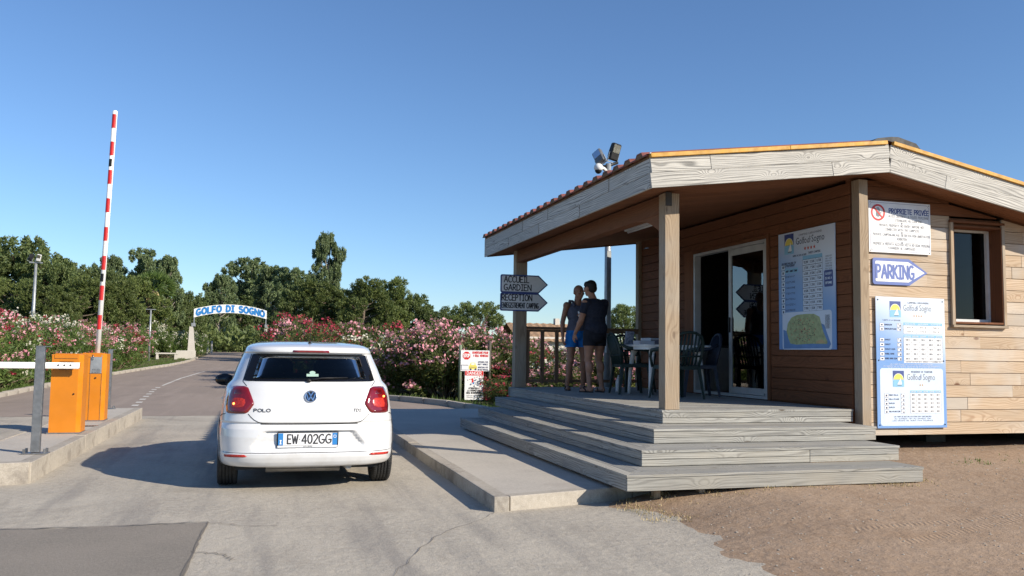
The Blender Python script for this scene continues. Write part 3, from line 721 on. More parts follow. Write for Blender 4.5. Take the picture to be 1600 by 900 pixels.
for k in range(4):
    x, y, zt, zb, xr, yf = SX[k], SY[k], SZ[k], BZ[k], SR[k], SF[k]
    h = zt-zb-.026
    if k == 0: rows = [(zb, h)]
    else: rows = [(zb, h/2-.002), (zb+h/2+.002, h/2-.002)]
    for z0, hh in rows:
        cuts = [x+.002, xr] if k != 1 else [x+.002, 5.1, xr]
        for a, b in zip(cuts, cuts[1:]):
            board('riser_board', (a, y+.016, z0+hh/2), (b-.003, y+.016, z0+hh/2), (0, 0, 1), hh, .024, M['deck'], st)
        cuts = [y+.03, y+2.6+.3*k, yf]
        for a, b in zip(cuts, cuts[1:]):
            board('riser_board', (x+.014, a, z0+hh/2), (x+.014, b-.004, z0+hh/2), (0, 0, 1), hh, .024, M['deck'], st)
    if k == 3:
        continue
    # treads, mitred at the corner, nosing 6 mm proud of the riser
    nb = 3; dxn = (SX[k+1]-x+.012)/nb; dyn = (SY[k+1]-y+.012)/nb; xo, yo = x-.006, y-.006
    for j in range(nb):
        ya, yb2 = yo+dyn*j+.003, yo+dyn*(j+1)-.003; xa, xb = xo+dxn*j+.003, xo+dxn*(j+1)-.003
        P = [(xo+dxn*(ya-yo)/dyn, ya), (xr+.01*0+ (SR[k+1]-xr)*.0, ya), (xr, yb2), (xo+dxn*(yb2-yo)/dyn, yb2)]
        c = Vector(((P[0][0]+P[1][0])/2, (ya+yb2)/2, zt-.012))
        MB().prism([(p[0]-c.x+.002, p[1]-c.y, -.011) for p in P], (0, 0, .0225)).build('tread_board', M['deck'], st, c-CB, fix=True)
        for (u0, u1) in ((0, 3.0+.4*j), (3.0+.4*j, yf-yo)):
            v0 = yo+dyn*(xa-xo)/dxn if u0 == 0 else yo+u0; v1 = yo+dyn*(xb-xo)/dxn if u0 == 0 else yo+u0; e = yo+u1-.004
            # local X runs along Y so the grain follows the board
            c = Vector(((xa+xb)/2, (v0+e)/2, zt-.012))
            P = [(v0-c.y+.002, -(xa-c.x)), (e-c.y, -(xa-c.x)), (e-c.y, -(xb-c.x)), (v1-c.y+.002, -(xb-c.x))]
            MB().prism([(p[0], p[1], -.011) for p in P], (0, 0, .0225)).build('tread_board', M['deck'], st, c-CB, (0, 0, PI/2), fix=True)
for x, y in ((3.35, 6.92), (3.75, 6.86), (4.55, 6.86), (5.2, 6.86), (5.85, 6.86), (3.1, 9.5), (3.1, 12.5)):
    board('step_foot', (x, y, 0), (x, y, .155), (1, 0, 0), .06, .07, M['post'], st)

# --- posts, beams
p1 = board('porch_post', (4.205, 8.37, .722), (4.205, 8.37, 3.052), (1, 0, 0), .17, .15, M['post'], cabin)
p2 = board('porch_post', (4.215, 14.0, .722), (4.215, 14.0, 3.05), (1, 0, 0), .2, .17, M['post'], cabin)
MB().box(R(4.16, 8.288, 2.985), (.07, .012, .15)).build('post_bracket', M['dark'], cabin)
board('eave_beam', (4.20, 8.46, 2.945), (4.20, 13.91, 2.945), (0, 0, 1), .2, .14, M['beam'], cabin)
m = MB()                                                                    # curved brace under the beam at the far post
pts = [(4.33, 0, 3.10), (5.25, 0, 3.20)]+[(4.33+.92*t, 0, 3.20-.30*(1-t)**2.2-.0*t) for t in [1-k/10 for k in range(11)]]
m = MB(); m.prism([R(x, 13.94, z) for x, _, z in [(4.32, 0, 3.07), (5.1, 0, 3.165)]+[(4.32+.78*t, 0, 3.155-.28*(1-t)**2) for t in [1-k/10 for k in range(11)]]], (0, .12, 0))
m.build('brace', M['beam'], cabin, fix=True)
m = MB(); m.prism([R(4.14, y, z) for y, z in [(8.45, 2.846), (9.1, 2.846)]+[(8.45+.65*t, 2.84-.2*(1-t)**2) for t in [1-k/8 for k in range(9)]]], (.12, 0, 0))
m.build('brace', M['beam'], cabin, fix=True)
# --- railing
RY = 14.0
rl = MB().box(R(5.37, RY, 1.735), (2.1, .07, .045), ch=.005).build('railing', M['rail'], cabin)
board('bottom_rail', (4.32, RY, .83), (6.42, RY, .83), (0, 0, 1), .05, .04, M['rail'], rl)
board('mid_rail', (4.32, RY+.012, 1.69), (6.42, RY+.012, 1.69), (0, 0, 1), .04, .03, M['rail'], rl)
for k in range(8): board('baluster', (4.36+.262*k, RY-.02, .79), (4.36+.262*k, RY-.02, 1.708), (1, 0, 0), .062, .035, M['rail'], rl)

# --- roof
roof = MB(); T = .075
# roof deck slab above the ceiling: left and right slope
roof.prism([R(x, YF+.03, z) for x, z in ((XE+.03, fz(XE)+.06), (XRG, fz(XRG)+.06), (XRG, fz(XRG)+.31), (XE+.03, fz(XE)+.31))], (0, YB-YF-.06, 0))
roof.prism([R(x, YF+.03, z) for x, z in ((XRG+.001, fz(XRG)+.06), (XEND, fz(XEND)+.06), (XEND, fz(XEND)+.31), (XRG+.001, fz(XRG)+.31))], (0, YB-YF-.06, 0))
rf = roof.build('roof', M['roofedge'], cabin, fix=True)
# fascias
def fascia(pts_top, wv, n0): pass
for (row, joints) in ((0, [XE, 5.95, XRG]), (1, [XE, 4.45, XRG])):
    for a, b in zip(joints, joints[1:]):
        z = .008+.158*(row+.5)
        board('fascia_board', (a+.001, YF+.013, fz(a)+z), (b-.003, YF+.013, fz(b)+z), (0, 0, 1), .155, .026, M['fascia'], rf)
for (row, joints) in ((0, [XRG+.004, 7.47, 9.3, XEND]), (1, [XRG+.004, 8.75, XEND])):
    for a, b in zip(joints, joints[1:]):
        z = .008+.158*(row+.5)
        board('fascia_board', (a, YF+.013, fz(a)+z), (b-.003, YF+.013, fz(b)+z), (0, 0, 1), .155, .026, M['fascia'], rf)
for (row, joints) in ((0, [YF, 9.95, 11.6, 13.2, YB]), (1, [YF, 9.0, 11.2, 12.4, YB])):
    for a, b in zip(joints, joints[1:]):
        board('fascia_board', (XE+.013, a+.027, fz(XE)+.008+.158*(row+.5)), (XE+.013, b-.0, fz(XE)+.008+.158*(row+.5)), (0, 0, 1), .155, .026, M['fascia'], rf)
for (a, b) in ((XE+.03, 5.2), (5.2, XRG)):
    board('fascia_board', (a, YB-.013, fz(a)+.16), (b-.003, YB-.013, fz(b)+.16), (0, 0, 1), .31, .026, M['brown'], rf)
board('fascia_board', (XRG, YB-.013, fz(XRG)+.16), (XEND, YB-.013, fz(XEND)+.16), (0, 0, 1), .31, .026, M['brown'], rf)
# ochre trim over the gable fascia
for a, b in ((XE-.01, 5.4), (5.4, XRG-.04), (XRG+.04, 8.9), (8.9, XEND)):
    board('verge_trim', (a, YF-.002, fz(a)+.346), (b-.003, YF-.002, fz(b)+.346), (0, 0, 1), .042, .05, M['ochre'], rf)
# ceiling boards
nb = 56; pw = (YB-YF-.08)/nb
for k in range(nb):
    y = YF+.04+pw*(k+.5)
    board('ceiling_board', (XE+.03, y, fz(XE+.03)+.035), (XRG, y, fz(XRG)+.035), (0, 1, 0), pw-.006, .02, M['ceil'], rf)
for k in range(3):
    y = YF+.04+pw*(k+.5); board('ceiling_board', (XRG+.002, y, fz(XRG)+.035), (XEND, y, fz(XEND)+.035), (0, 1, 0), pw-.006, .02, M['ceil'], rf)
m = MB(); m.box(R(XE+.018, (YF+YB)/2, fz(XE)+.335), (.03, YB-YF-.02, .035)); m.build('eave_strip', M['roofedge'], rf)
# ribbed roof sheets with raised, tile-like ribs
nr = 22; pr = (YB-YF-.02)/nr
prof = [(0, 0), (.30, 0), (.42, .045), (.78, .045), (.90, 0), (1, 0)]
def slope_sheet(xa, xb, za, zb, name, k):
    V = []; F = []
    ya = YF+.01+pr*k; P = [(ya+pr*u, h) for u, h in prof]; n = len(P)
    for lift in (0, .012):
        for (x, z) in ((xa, za), (xb, zb)):
            for y, h in P: V.append(R(x, y, z+h+lift))
    for i in range(n-1):
        F += [(i, i+1, n+i+1, n+i), (2*n+i, 3*n+i, 3*n+i+1, 2*n+i+1), (i, 2*n+i, 2*n+i+1, i+1), (n+i, n+i+1, 3*n+i+1, 3*n+i)]
    MB().add(V, F).build(name, M['rooftile'], rf)
    # brown closure under the raised rib at the eave
    c = [R(xa+.004, y, za+h) for y, h in P[1:5]]
    if xa < 5: MB().prism(c, (.02, 0, 0)).build('rib_closure', M['roofedge'], rf)
for k in range(nr):
    slope_sheet(XE-.045, XRG, fz(XE)+.355-.006, fz(XRG)+.355, 'roof_sheet', k)
for k in range(nr): slope_sheet(XRG+.002, XEND+.04, fz(XRG)+.355, fz(XEND)+.355-.006, 'roof_sheet', k)
for k in range(nr):                                                        # screw caps
    y = YF+.01+pr*(k+.6)
    m = MB(); m.lathe([(.0, .03), (.012, .028), (.016, .0)], R(XE+.02, y-pr*.45, fz(XE)+.362), 'z', 8); m.build('screw_cap', M['white'], rf)
m = MB(); m.prism([R(x, YF+.02, fz(XRG)+.40+z) for x, z in ((XRG-.22, -.055), (XRG-.14, -.01), (XRG+.04, .02), (XRG+.14, .025), (XRG+.38, -.03), (XRG+.44, -.09), (XRG+.0, -.03))], (0, .34, 0))
m.build('ridge_cap', M['black'], rf, fix=True)
m = MB(); m.prism([R(x, YF+.37, fz(XRG)+.395+z) for x, z in ((XRG-.12, -.02), (XRG, .035), (XRG+.12, -.02))], (0, YB-YF-.4, 0)); m.build('ridge_cap', M['rooftile'], rf, fix=True)

# tube light under the ceiling
tl = thing('tube_light', 'long pale fluorescent tube light fixed under the porch ceiling', 'lamp', (5.15, 11.0, fz(5.15)-.03))
MB().box((0, 0, 0), (.10, 1.25, .05), ch=.01).build('housing', M['offwhite'], tl)
MB().tube([(0, -.58, -.04), (0, .58, -.04)], .017, 10).build('tube', M['white'], tl)
# reception desk seen through the open door
dsk = thing('reception_desk', 'white fronted desk in the dark room behind the open sliding door', 'desk', (7.75, 12.9, .72))
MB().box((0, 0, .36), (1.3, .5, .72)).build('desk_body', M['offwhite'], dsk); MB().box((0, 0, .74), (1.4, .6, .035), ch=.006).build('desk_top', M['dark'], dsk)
mon = thing('monitor', 'black screen standing on the desk inside the cabin', 'monitor', (7.55, 12.9, 1.48))
MB().box((0, 0, .26), (.48, .03, .3), ch=.008).build('screen', M['black'], mon); MB().box((0, .02, .06), (.05, .03, .14)).build('stand', M['black'], mon); MB().box((0, .02, .008), (.22, .16, .016)).build('foot', M['black'], mon)

# ------------------------------------------------------------------ signs on the cabin
def rrect(w, h, r, n=5):
    P = []
    for cx, cy, a in ((w/2-r, h/2-r, 0), (-w/2+r, h/2-r, 90), (-w/2+r, -h/2+r, 180), (w/2-r, -h/2+r, 270)):
        for k in range(n+1): t = math.radians(a+90*k/n); P.append((cx+r*math.cos(t), cy+r*math.sin(t)))
    return P
def arrow_sign(name, label, loc, rz, w, h, lines, border, ink, group=None, bw=.035, tip=.26):
    """panel centred at loc in its local XZ plane, facing local -Y; arrow points to +X"""
    t = thing(name, label, 'sign', loc, rz, group)
    def shape(b):
        x0, x1, hh = -w/2+b, w/2-b*1.25, h/2-b; xs = w/2-tip*h/.31-b*.45; r = max(.004, .03-b*.4)
        P = [(x1, 0), (xs, hh)]+[(x0+r+r*math.cos(math.radians(a)), hh-r+r*math.sin(math.radians(a))) for a in (90, 120, 150, 180)]
        P += [(x0+r+r*math.cos(math.radians(a)), -hh+r+r*math.sin(math.radians(a))) for a in (180, 210, 240, 270)]+[(xs, -hh)]
        return P
    MB().prism([(x, .0, z) for x, z in shape(0)], (0, .012, 0)).build('border', border, t, fix=True)
    MB().prism([(x, -.002, z) for x, z in shape(bw)], (0, .0015, 0)).build('face', M['signwhite'], t, fix=True)
    mb = MB()
    for s, hh, x, z, ww, th in lines: put_text(mb, s, hh, (x, -.0025, z), (1, 0, 0), (0, 0, 1), th, 'l', ww)
    mb.build('lettering', ink, t)
    return t
M['pblue'] = flat('parking sign blue', (.10, .15, .40), .5, nz=.05)
arrow_sign('parking_sign', 'white PARKING arrow sign with blue border on the sunlit cabin wall', (7.14, 8.275, 2.31), 0, .77, .31,
           [('PARKING', .15, -.335, -.078, .52, .19)], M['pblue'], M['pblue'])
M['sgrey'] = M['signwhite']
arrow_sign('welcome_sign', 'upper arrow sign reading ACCUEIL GARDIEN on the far porch post', (4.255, 13.88, 2.475), 0, .85, .31,
           [('ACCUEIL', .10, -.36, .025, .44, .17), ('GARDIEN', .10, -.36, -.112, .48, .17)], M['sblue'], M['ink'], bw=.022, tip=.17)
arrow_sign('reception_sign', 'lower arrow sign reading RECEPTION ENREGISTREMENT CAMPING on the far porch post', (4.255, 13.88, 2.165), 0, .85, .31,
           [('RECEPTION', .10, -.395, .025, .53, .17), ('ENREGISTREMENT CAMPING', .085, -.395, -.10, .65, .15)], M['sblue'], M['ink'], bw=.022, tip=.17)

# private property board
pb = thing('private_property_sign', 'white PROPRIETE PRIVEE board with a red no entry hand on the cabin wall', 'sign', (7.143, 8.275, 2.832))
w, h = .87, .605
MB().box((0, 0, 0), (w, .008, h)).build('panel', M['signwhite'], pb)
mb = MB(); n = 26
def ringx(mb, cx, cz, r0, r1, y, m=0, n=28, sx=1):
    V = []
    for k in range(n):
        a = 2*PI*k/n; V += [(cx+r0*math.cos(a)*sx, y, cz+r0*math.sin(a)), (cx+r1*math.cos(a)*sx, y, cz+r1*math.sin(a))]
    mb.add(V, [(2*k, 2*k+1, 2*((k+1) % n)+1, 2*((k+1) % n)) for k in range(n)], m)
def discx(mb, cx, cz, r, y, m=0, n=24, sx=1, a0=0, a1=360):
    V = [(cx, y, cz)]+[(cx+r*math.cos(math.radians(a0+(a1-a0)*k/n))*sx, y, cz+r*math.sin(math.radians(a0+(a1-a0)*k/n))) for k in range(n+1)]
    mb.add(V, [(0, k+1, k+2) for k in range(n)], m)
# open hand behind the slash
hx, hz = -.305, .165
discx(mb, hx, hz-.02, .032, -.0050, 1)
for dx, dz, l in ((-.026, .0, .045), (-.011, .005, .058), (.005, .005, .055), (.02, .0, .045)): mb.box((hx+dx, -.0050, hz+dz+l/2-.0), (.010, .0006, l), 1)
mb.box((hx+.036, -.0050, hz-.005), (.032, .0006, .011), 1, Matrix.Rotation(-.8, 3, 'Y'))
ringx(mb, hx, hz, .075, .098, -.0056, 0)
mb.box((hx, -.0062, hz), (.17, .0005, .018), 0, Matrix.Rotation(PI/4, 3, 'Y'))
mb.build('no_entry_emblem', [M['red'], M['greyink']], pb)
mb = MB(); E2 = dict(ex=(1, 0, 0), ey=(0, 0, 1))
def L(s, x, z, hh, ww=None, al='c', th=.14, m=0): put_text(mb, s, hh, (x, -.0052, z), (1, 0, 0), (0, 0, 1), th, al, ww, m=m)
L('PROPRIETE PRIV\u00c9E', .13, .165, .055, .56, th=.2, m=1)
for s, x, z, ww in (('ACCES INTERDIT A TOUTE PERSONNE', .125, .118, .57), ('ETRANGERE AU CAMPING', .12, .07, .38), ('PRIVATE PROPERTY. NO ENTRY ANYONE NOT', .03, .005, .64),
    ('CONNECTED WITH THE CAMPSITE', .03, -.042, .48), ('PRIVATE CAMPINGANLAGE. BETRETEN VON UNBEFUGTEN', .02, -.105, .80), ('VERBOTEN', .02, -.15, .14),
    ('PROPRIETA PRIVATA ACCESSO VIETA AD OGNI PERSONA', .02, -.215, .80), ('STRANIERA AL CAMPEGGIO', .02, -.26, .38)): L(s, x, z, .028, ww, th=.12)
for z in (.05, -.06, -.178):
    for x in (-.11, .16): mb.box((x, -.0050, z), (.18, .0004, .003), 0)
    discx(mb, .025, z, .012, -.0052, 0, 10)
for (x, z, a, b) in ((0, h/2-.02, w-.1, .003), (0, -h/2+.02, w-.1, .003)): mb.box((x, -.0050, z), (a, .0004, b), 1)
for x in (-w/2+.02, w/2-.02): mb.box((x, -.0050, 0), (.003, .0004, h-.1), 1)
for sx in (-1, 1):
    for sz in (-1, 1): mb.box((sx*(w/2-.035), -.0050, sz*(h/2-.035)), (.042, .0004, .003), 1, Matrix.Rotation(sx*sz*PI/4, 3, 'Y'))
mb.build('lettering', [M['greyink'], M['sblue']], pb)
mb = MB()
for sx in (-1, 1):
    for sz in (-1, 1): mb.lathe([(.0, -.004), (.007, -.003), (.007, 0)], (sx*(w/2-.022), -.005, sz*(h/2-.02)), 'y', 8)
mb.build('screw', M['steel'], pb)

def logo(parent, x, z, w, h, y=-.0055):
    """generic sun and sailboat emblem"""
    mb = MB(); mb.box((x, y, z+h*.22), (w, .0006, h*.56), 0); mb.box((x, y-.0004, z-h*.28), (w, .0006, h*.44), 1)
    discx(mb, x, z-h*.05, w*.42, y-.0010, 2, 24, 1, 0, 180); ringx(mb, x, z-h*.05, w*.42, w*.455, y-.0012, 3)
    mb.box((x, y-.0014, z-h*.30), (w*.98, .0004, h*.40), 1)
    mb.add([(x+w*.0, y-.0020, z-h*.36), (x+w*.30, y-.0020, z-h*.36), (x+w*.18, y-.0020, z+h*.08)], [(0, 1, 2)], 3)
    mb.add([(x-w*.12, y-.0020, z-h*.36), (x+w*.0, y-.0020, z-h*.36), (x+w*.14, y-.0020, z-h*.02)], [(0, 1, 2)], 3)
    mb.add([(x-w*.14, y-.0022, z-h*.385), (x-w*.08, y-.0022, z-h*.43), (x+w*.24, y-.0022, z-h*.43), (x+w*.32, y-.0022, z-h*.385)], [(0, 1, 2, 3)], 4)
    mb.build('emblem', [M['sblue'], M['cblue'], M['yellow'], M['signwhite'], M['greyink']], parent)
def star(mb, cx, cz, r, y, m=0):
    V = [(cx, y, cz)]+[(cx+math.sin(PI*k/5)*(r if k % 2 == 0 else r*.42), y, cz+math.cos(PI*k/5)*(r if k % 2 == 0 else r*.42)) for k in range(10)]
    mb.add(V, [(0, 1+k, 1+(k+1) % 10) for k in range(10)], m)
rn = random.Random(4)
def table_grid(mb, x0, x1, ztop, rh, rows, cols, head=.028, y=-.0054, headcols=True, cur=True, big=.016):
    """price table: white cells, blue header, grey rules, prices"""
    mb.box(((x0+x1)/2, y, ztop-head/2), (x1-x0, .0006, head), 0)
    mb.box(((x0+x1)/2, y, ztop-head-rows*rh/2), (x1-x0, .0006, rows*rh), 1)
    for r in range(rows+1): mb.box(((x0+x1)/2, y-.0006, ztop-head-r*rh), (x1-x0, .0004, .0018), 2)
    for c in range(cols+1): mb.box((x0+(x1-x0)*c/cols, y-.0007, ztop-head-rows*rh/2), (.0018, .0004, rows*rh), 2)
    cw = (x1-x0)/cols
    for c in range(cols): put_text(mb, '%02d/%02d-%02d/%02d' % (rn.randint(1, 28), rn.randint(4, 9), rn.randint(1, 28), rn.randint(5, 9)), head*.42, (x0+cw*(c+.5), y-.001, ztop-head*.72), (1, 0, 0), (0, 0, 1), .2, 'c', cw*.75, m=1)
    for r in range(rows):
        for c in range(cols): put_text(mb, '%d \u20ac' % (rn.randint(25, 165)*10), rh*.36, (x0+cw*(c+.5), y-.001, ztop-head-rh*(r+.68)), (1, 0, 0), (0, 0, 1), .16, 'c', cw*.5, m=2)

# tall price list on the gable wall
pl = thing('price_list_board', 'tall blue and white price list board standing in sun below the PARKING sign', 'board', (7.263, 8.272, 1.257))
w, h = .968, 1.512
MB().box((0, 0, 0), (w, .01, h)).build('panel', M['poster'], pl)
MB().prism([(x+.0, -.0066, z-.40) for x, z in rrect(.885, .66, .035)], (0, .001, 0)).build('lower_panel', M['palebl'], pl, fix=True)
logo(pl, -.215, .615, .155, .185); logo(pl, -.19, -.19, .155, .185, -.0072)
mb = MB()
for zz, sub, st_, dx, yy in ((.60, 'CAMPING CARAVANING', 4, 0, -.006), (-.205, 'RESIDENCE DE TOURISME', 2, .03, -.0076)):
    put_font(mb, 'Golfo', .105, (-.10+dx, yy, zz), (1, 0, 0), (0, 0, 1), 'l', m=2, width=.15); put_font(mb, 'di', .10, (.06+dx, yy, zz), (1, 0, 0), (0, 0, 1), 'l', m=3, shear=.35, width=.05)
    put_font(mb, 'Sogno', .105, (.125+dx, yy, zz), (1, 0, 0), (0, 0, 1), 'l', m=2, width=.17)
    put_text(mb, sub, .02, (.11+dx, yy, zz+.085), (1, 0, 0), (0, 0, 1), .14, 'c', .3, m=3)
    for k in range(st_): star(mb, .10+dx+(k-(st_-1)/2)*.034, zz-.058, .015, yy, 4)
table_grid(mb, -.105, .445, .462, .048, 2, 3, .032); table_grid(mb, -.105, .445, .318, .0545, 5, 5, .030)
mb.box((.17, -.0054, .006), (.55, .0006, .024), 1); put_text(mb, 'CAUTION LOCATION 300 \u20ac  MENAGE 1 A 3 CHAMBRES 70 \u20ac', .011, (.17, -.0062, .001), (1, 0, 0), (0, 0, 1), .16, 'c', .5, m=3)
for z, s in ((.435, 'BUNGALOW'), (.387, 'BUNGALOW PLAGE'), (.262, 'CHALET'), (.208, 'CHALET'), (.153, 'CHALET CLIM'), (.099, 'MOBIL HOME'), (.045, 'MOBIL HOME CLIM')):
    mb.box((-.405, -.0056, z-.005), (.058, .0006, .04), 1); mb.box((-.165, -.0056, z-.005), (.055, .0006, .042), 1)
    for xx, ww, hh in ((-.405, .058, .04), (-.165, .055, .042)):
        for q in (-1, 1): mb.box((xx+q*ww/2, -.0062, z-.005), (.0016, .0004, hh), 3); mb.box((xx, -.0062, z-.005+q*hh/2), (ww, .0004, .0016), 3)
    mb.box((-.405, -.0066, z-.006), (.026, .0004, .014), 3); mb.box((-.176, -.0066, z+.006), (.01, .0004, .01), 3); mb.box((-.152, -.0066, z-.010), (.014, .0004, .022), 3)
    put_text(mb, s, .015, (-.365, -.0062, z-.01), (1, 0, 0), (0, 0, 1), .22, 'l', min(.16, .0125*len(s)), m=3)
for z, s, ww in ((-.030, 'LES TARIFS DE NUIT DES LOCATIONS SONT COMPTABILISES', .60), (-.052, 'DU SAMEDI 16H AU SAMEDI 10H POUR LES PETITS ETABLISSEMENTS', .78), (-.073, 'EN BUNGALOW TOILE LES DRAPS NE SONT PAS FOURNIS', .66)):
    put_text(mb, s, .012, (.0, -.006, z), (1, 0, 0), (0, 0, 1), .14, 'c', ww, m=1)
put_text(mb, 'TARIFS A LA SEMAINE', .014, (-.27, -.006, .478), (1, 0, 0), (0, 0, 1), .14, 'c', .25, m=3)
table_grid(mb, -.03, .405, -.325, .047, 5, 5, .028, -.0072)
for k, s in enumerate(('MINI VILLA', 'VILLA PLAGE', 'DUPLEX', 'DUPLEX', 'VILLA PLAGE CLIM')):
    z = -.385-.047*k
    for xx, ww in ((-.36, .055), (-.135, .052)):
        mb.box((xx, -.0074, z+.005), (ww, .0006, .04), 1)
        for q in (-1, 1): mb.box((xx+q*ww/2, -.008, z+.005), (.0016, .0004, .04), 3); mb.box((xx, -.008, z+.005+q*.02), (ww, .0004, .0016), 3)
    mb.box((-.36, -.0084, z+.002), (.02, .0004, .018), 3); mb.box((-.125, -.0084, z-.002), (.014, .0004, .016), 3); mb.box((-.15, -.0084, z+.012), (.01, .0004, .008), 3)
    put_text(mb, s, .014, (-.325, -.008, z), (1, 0, 0), (0, 0, 1), .22, 'l', min(.15, .0125*len(s)), m=3)
for z, s, ww in ((-.632, 'LES TARIFS DE NUIT DES LOCATIONS SONT COMPTABILISES', .52), (-.655, 'DU SAMEDI 16H AU SAMEDI 10H', .5), (-.678, 'LES DRAPS NE SONT PAS FOURNIS', .56)):
    put_text(mb, s, .013, (0, -.008, z), (1, 0, 0), (0, 0, 1), .14, 'c', ww, m=3)
mb.build('lettering', [M['cblue'], M['signwhite'], M['greyink'], M['navy'], M['ochre']], pl)
mb = MB()
for x in (-.455, .455):
    for z in (-.72, .02, .72): mb.lathe([(.0, -.004), (.008, -.003), (.008, 0)], (x, -.006, z), 'y', 8)
mb.build('screw', M['black'], pl)

# campsite map board on the door wall (faces -X): local frame rotated so that local -Y looks to world -X
mp = thing('camp_map_board', 'blue campsite tariff and map board in shade beside the sliding door', 'board', (6.462, 9.13, 2.145), -PI/2)
w, h = 1.15, 1.5
MB().box((0, 0, 0), (w, .01, h)).build('panel', M['poster'], mp)
logo(mp, -.34, .60, .2, .26)
mb = MB()
put_font(mb, 'Golfo', .125, (-.19, -.006, .575), (1, 0, 0), (0, 0, 1), 'l', m=2, width=.22); put_font(mb, 'di', .12, (.045, -.006, .575), (1, 0, 0), (0, 0, 1), 'l', m=2, shear=.35, width=.07)
put_font(mb, 'Sogno', .125, (.13, -.006, .575), (1, 0, 0), (0, 0, 1), 'l', m=2, width=.25); put_text(mb, 'CAMPING CARAVANING', .022, (.1, -.006, .68), (1, 0, 0), (0, 0, 1), .15, 'c', .46, m=2)
for k in range(4): star(mb, .09+(k-1.5)*.062, .51, .028, -.006, 4)
put_text(mb, 'TARIFS CAMPING', .024, (.18, -.006, .435), (1, 0, 0), (0, 0, 1), .16, 'c', .24, m=2); put_text(mb, 'OUVERT DU 25/04 AU 30/09', .02, (-.12, -.006, .425), (1, 0, 0), (0, 0, 1), .16, 'c', .28, m=2)
put_text(mb, 'REGLEMENT PAR JOUR / EN', .024, (-.35, -.006, .34), (1, 0, 0), (0, 0, 1), .18, 'c', .3, m=2); put_text(mb, 'PRICE PER NIGHT', .02, (-.36, -.006, .305), (1, 0, 0), (0, 0, 1), .16, 'c', .26, m=2)
mb.box((.14, -.0056, .39), (.39, .0006, .05), 0)
for r in range(9):
    z = .335-.072*r
    mb.box((.14, -.0056, z-.002), (.39, .0006, .068), 1)
    mb.box((.14, -.0062, z+.033), (.39, .0004, .003), 2); mb.box((.14, -.0062, z-.036), (.39, .0004, .003), 2)
    for c in range(4): mb.box((-.055+.13*c, -.0063, z), (.003, .0004, .072), 2)
    for c in range(3): put_text(mb, '%d.%02d\u20ac' % (rn.randint(1, 12), rn.choice((20, 50, 70, 90))), .028, (.01+.13*c, -.0064, z-.014), (1, 0, 0), (0, 0, 1), .18, 'c', .085, m=2)
    mb.box((-.475, -.0056, z-.03), (.075, .0006, .062), 1)
    for q in (-1, 1): mb.box((-.475+q*.038, -.0062, z-.03), (.003, .0004, .064), 2); mb.box((-.475, -.0062, z-.03+q*.032), (.075, .0004, .003), 2)
    mb.box((-.475, -.0062, z-.03), (.028, .0004, .03), 2)
    put_text(mb, ('EMPLACEMENT', 'ADULTE', 'ENFANT', 'VOITURE', 'CARAVANE', 'TENTE', 'BATEAU', 'CHIEN', 'ELECTRICITE')[r], .02, (-.42, -.006, z-.02), (1, 0, 0), (0, 0, 1), .18, 'l', .2, m=2)
for c in range(3):
    mb.box((-.39+.095*c, -.0056, .255), (.088, .0006, .06), 0); mb.box((-.39+.095*c, -.0062, .25), (.05, .0004, .024), 2)
mb.prism([(x+.45, -.0062, z+.10) for x, z in rrect(.165, .20, .02)], (0, .0006, 0), 5)
for k, s in enumerate(('OUVERT', 'DE MAI A', 'SEPTEMBRE')): put_text(mb, s, .024, (.45, -.0066, .145-.055*k), (1, 0, 0), (0, 0, 1), .2, 'c', .12, m=1)
for k in range(6): put_text(mb, ('ARRIVEE', '10H - 20H', 'DEPART', 'AVANT 11H', 'TAXE SEJOUR', 'EN SUS')[k], .016, (.455, -.006, .36-.03*k), (1, 0, 0), (0, 0, 1), .15, 'c', .12, m=2)
mb.build('lettering', [M['cblue'], M['palebl'], M['navy'], M['signwhite'], flat('red star', (.5, .08, .05), nz=0), M['sblue']], mp)
mb = MB()
mb.prism([(x, -.0064, z-.515) for x, z in rrect(1.0, .475, .04)], (0, .001, 0), 0)
isl_ = [(-.38, .10), (-.30, .17), (-.18, .20), (0, .205), (.16, .20), (.27, .16), (.30, .08), (.34, -.02), (.42, -.15), (.40, -.17), (.1, -.165), (-.2, -.175), (-.33, -.16), (-.37, -.10), (-.41, .0)]
sea = [(-.48, .02), (-.41, .0), (-.37, -.10), (-.33, -.16), (-.2, -.175), (.1, -.165), (.40, -.17), (.42, -.15), (.34, -.02), (.30, .08), (.36, .06), (.40, -.02), (.48, -.17), (.44, -.22), (-.47, -.225)]
mb.prism([(x, -.0072, z-.515) for x, z in sea], (0, .0006, 0), 1); mb.prism([(x, -.0078, z-.515) for x, z in isl_], (0, .0006, 0), 2)
mb.prism([(x, -.0084, z-.515) for x, z in ((.2, -.14), (.3, -.11), (.36, -.14), (.38, -.16), (.2, -.16))], (0, .0006, 0), 3)
mb.build('map', [M['palebl'], M['seablue'], M['mint'], M['sand']], mp, fix=True)
mb = MB()
for k in range(150):
    a, r = rn.random()*6.28, rn.random()**.6*.9; x, z = -.06+math.cos(a)*r*.30, .01+math.sin(a)*r*.165
    mb.box((x, -.0090, z-.515), (rn.uniform(.006, .02), .0003, .006), 0 if rn.random() < .6 else 1, Matrix.Rotation(rn.uniform(-.9, .9), 3, 'Y'))
for k in range(12): put_text(mb, 'EMPLACEMENTS %d' % (k+1), .009, (.38, -.0078, -.345-.014*k), (1, 0, 0), (0, 0, 1), .16, 'l', .09, m=0)
mb.build('map_marks', [M['ink'], M['red']], mp)

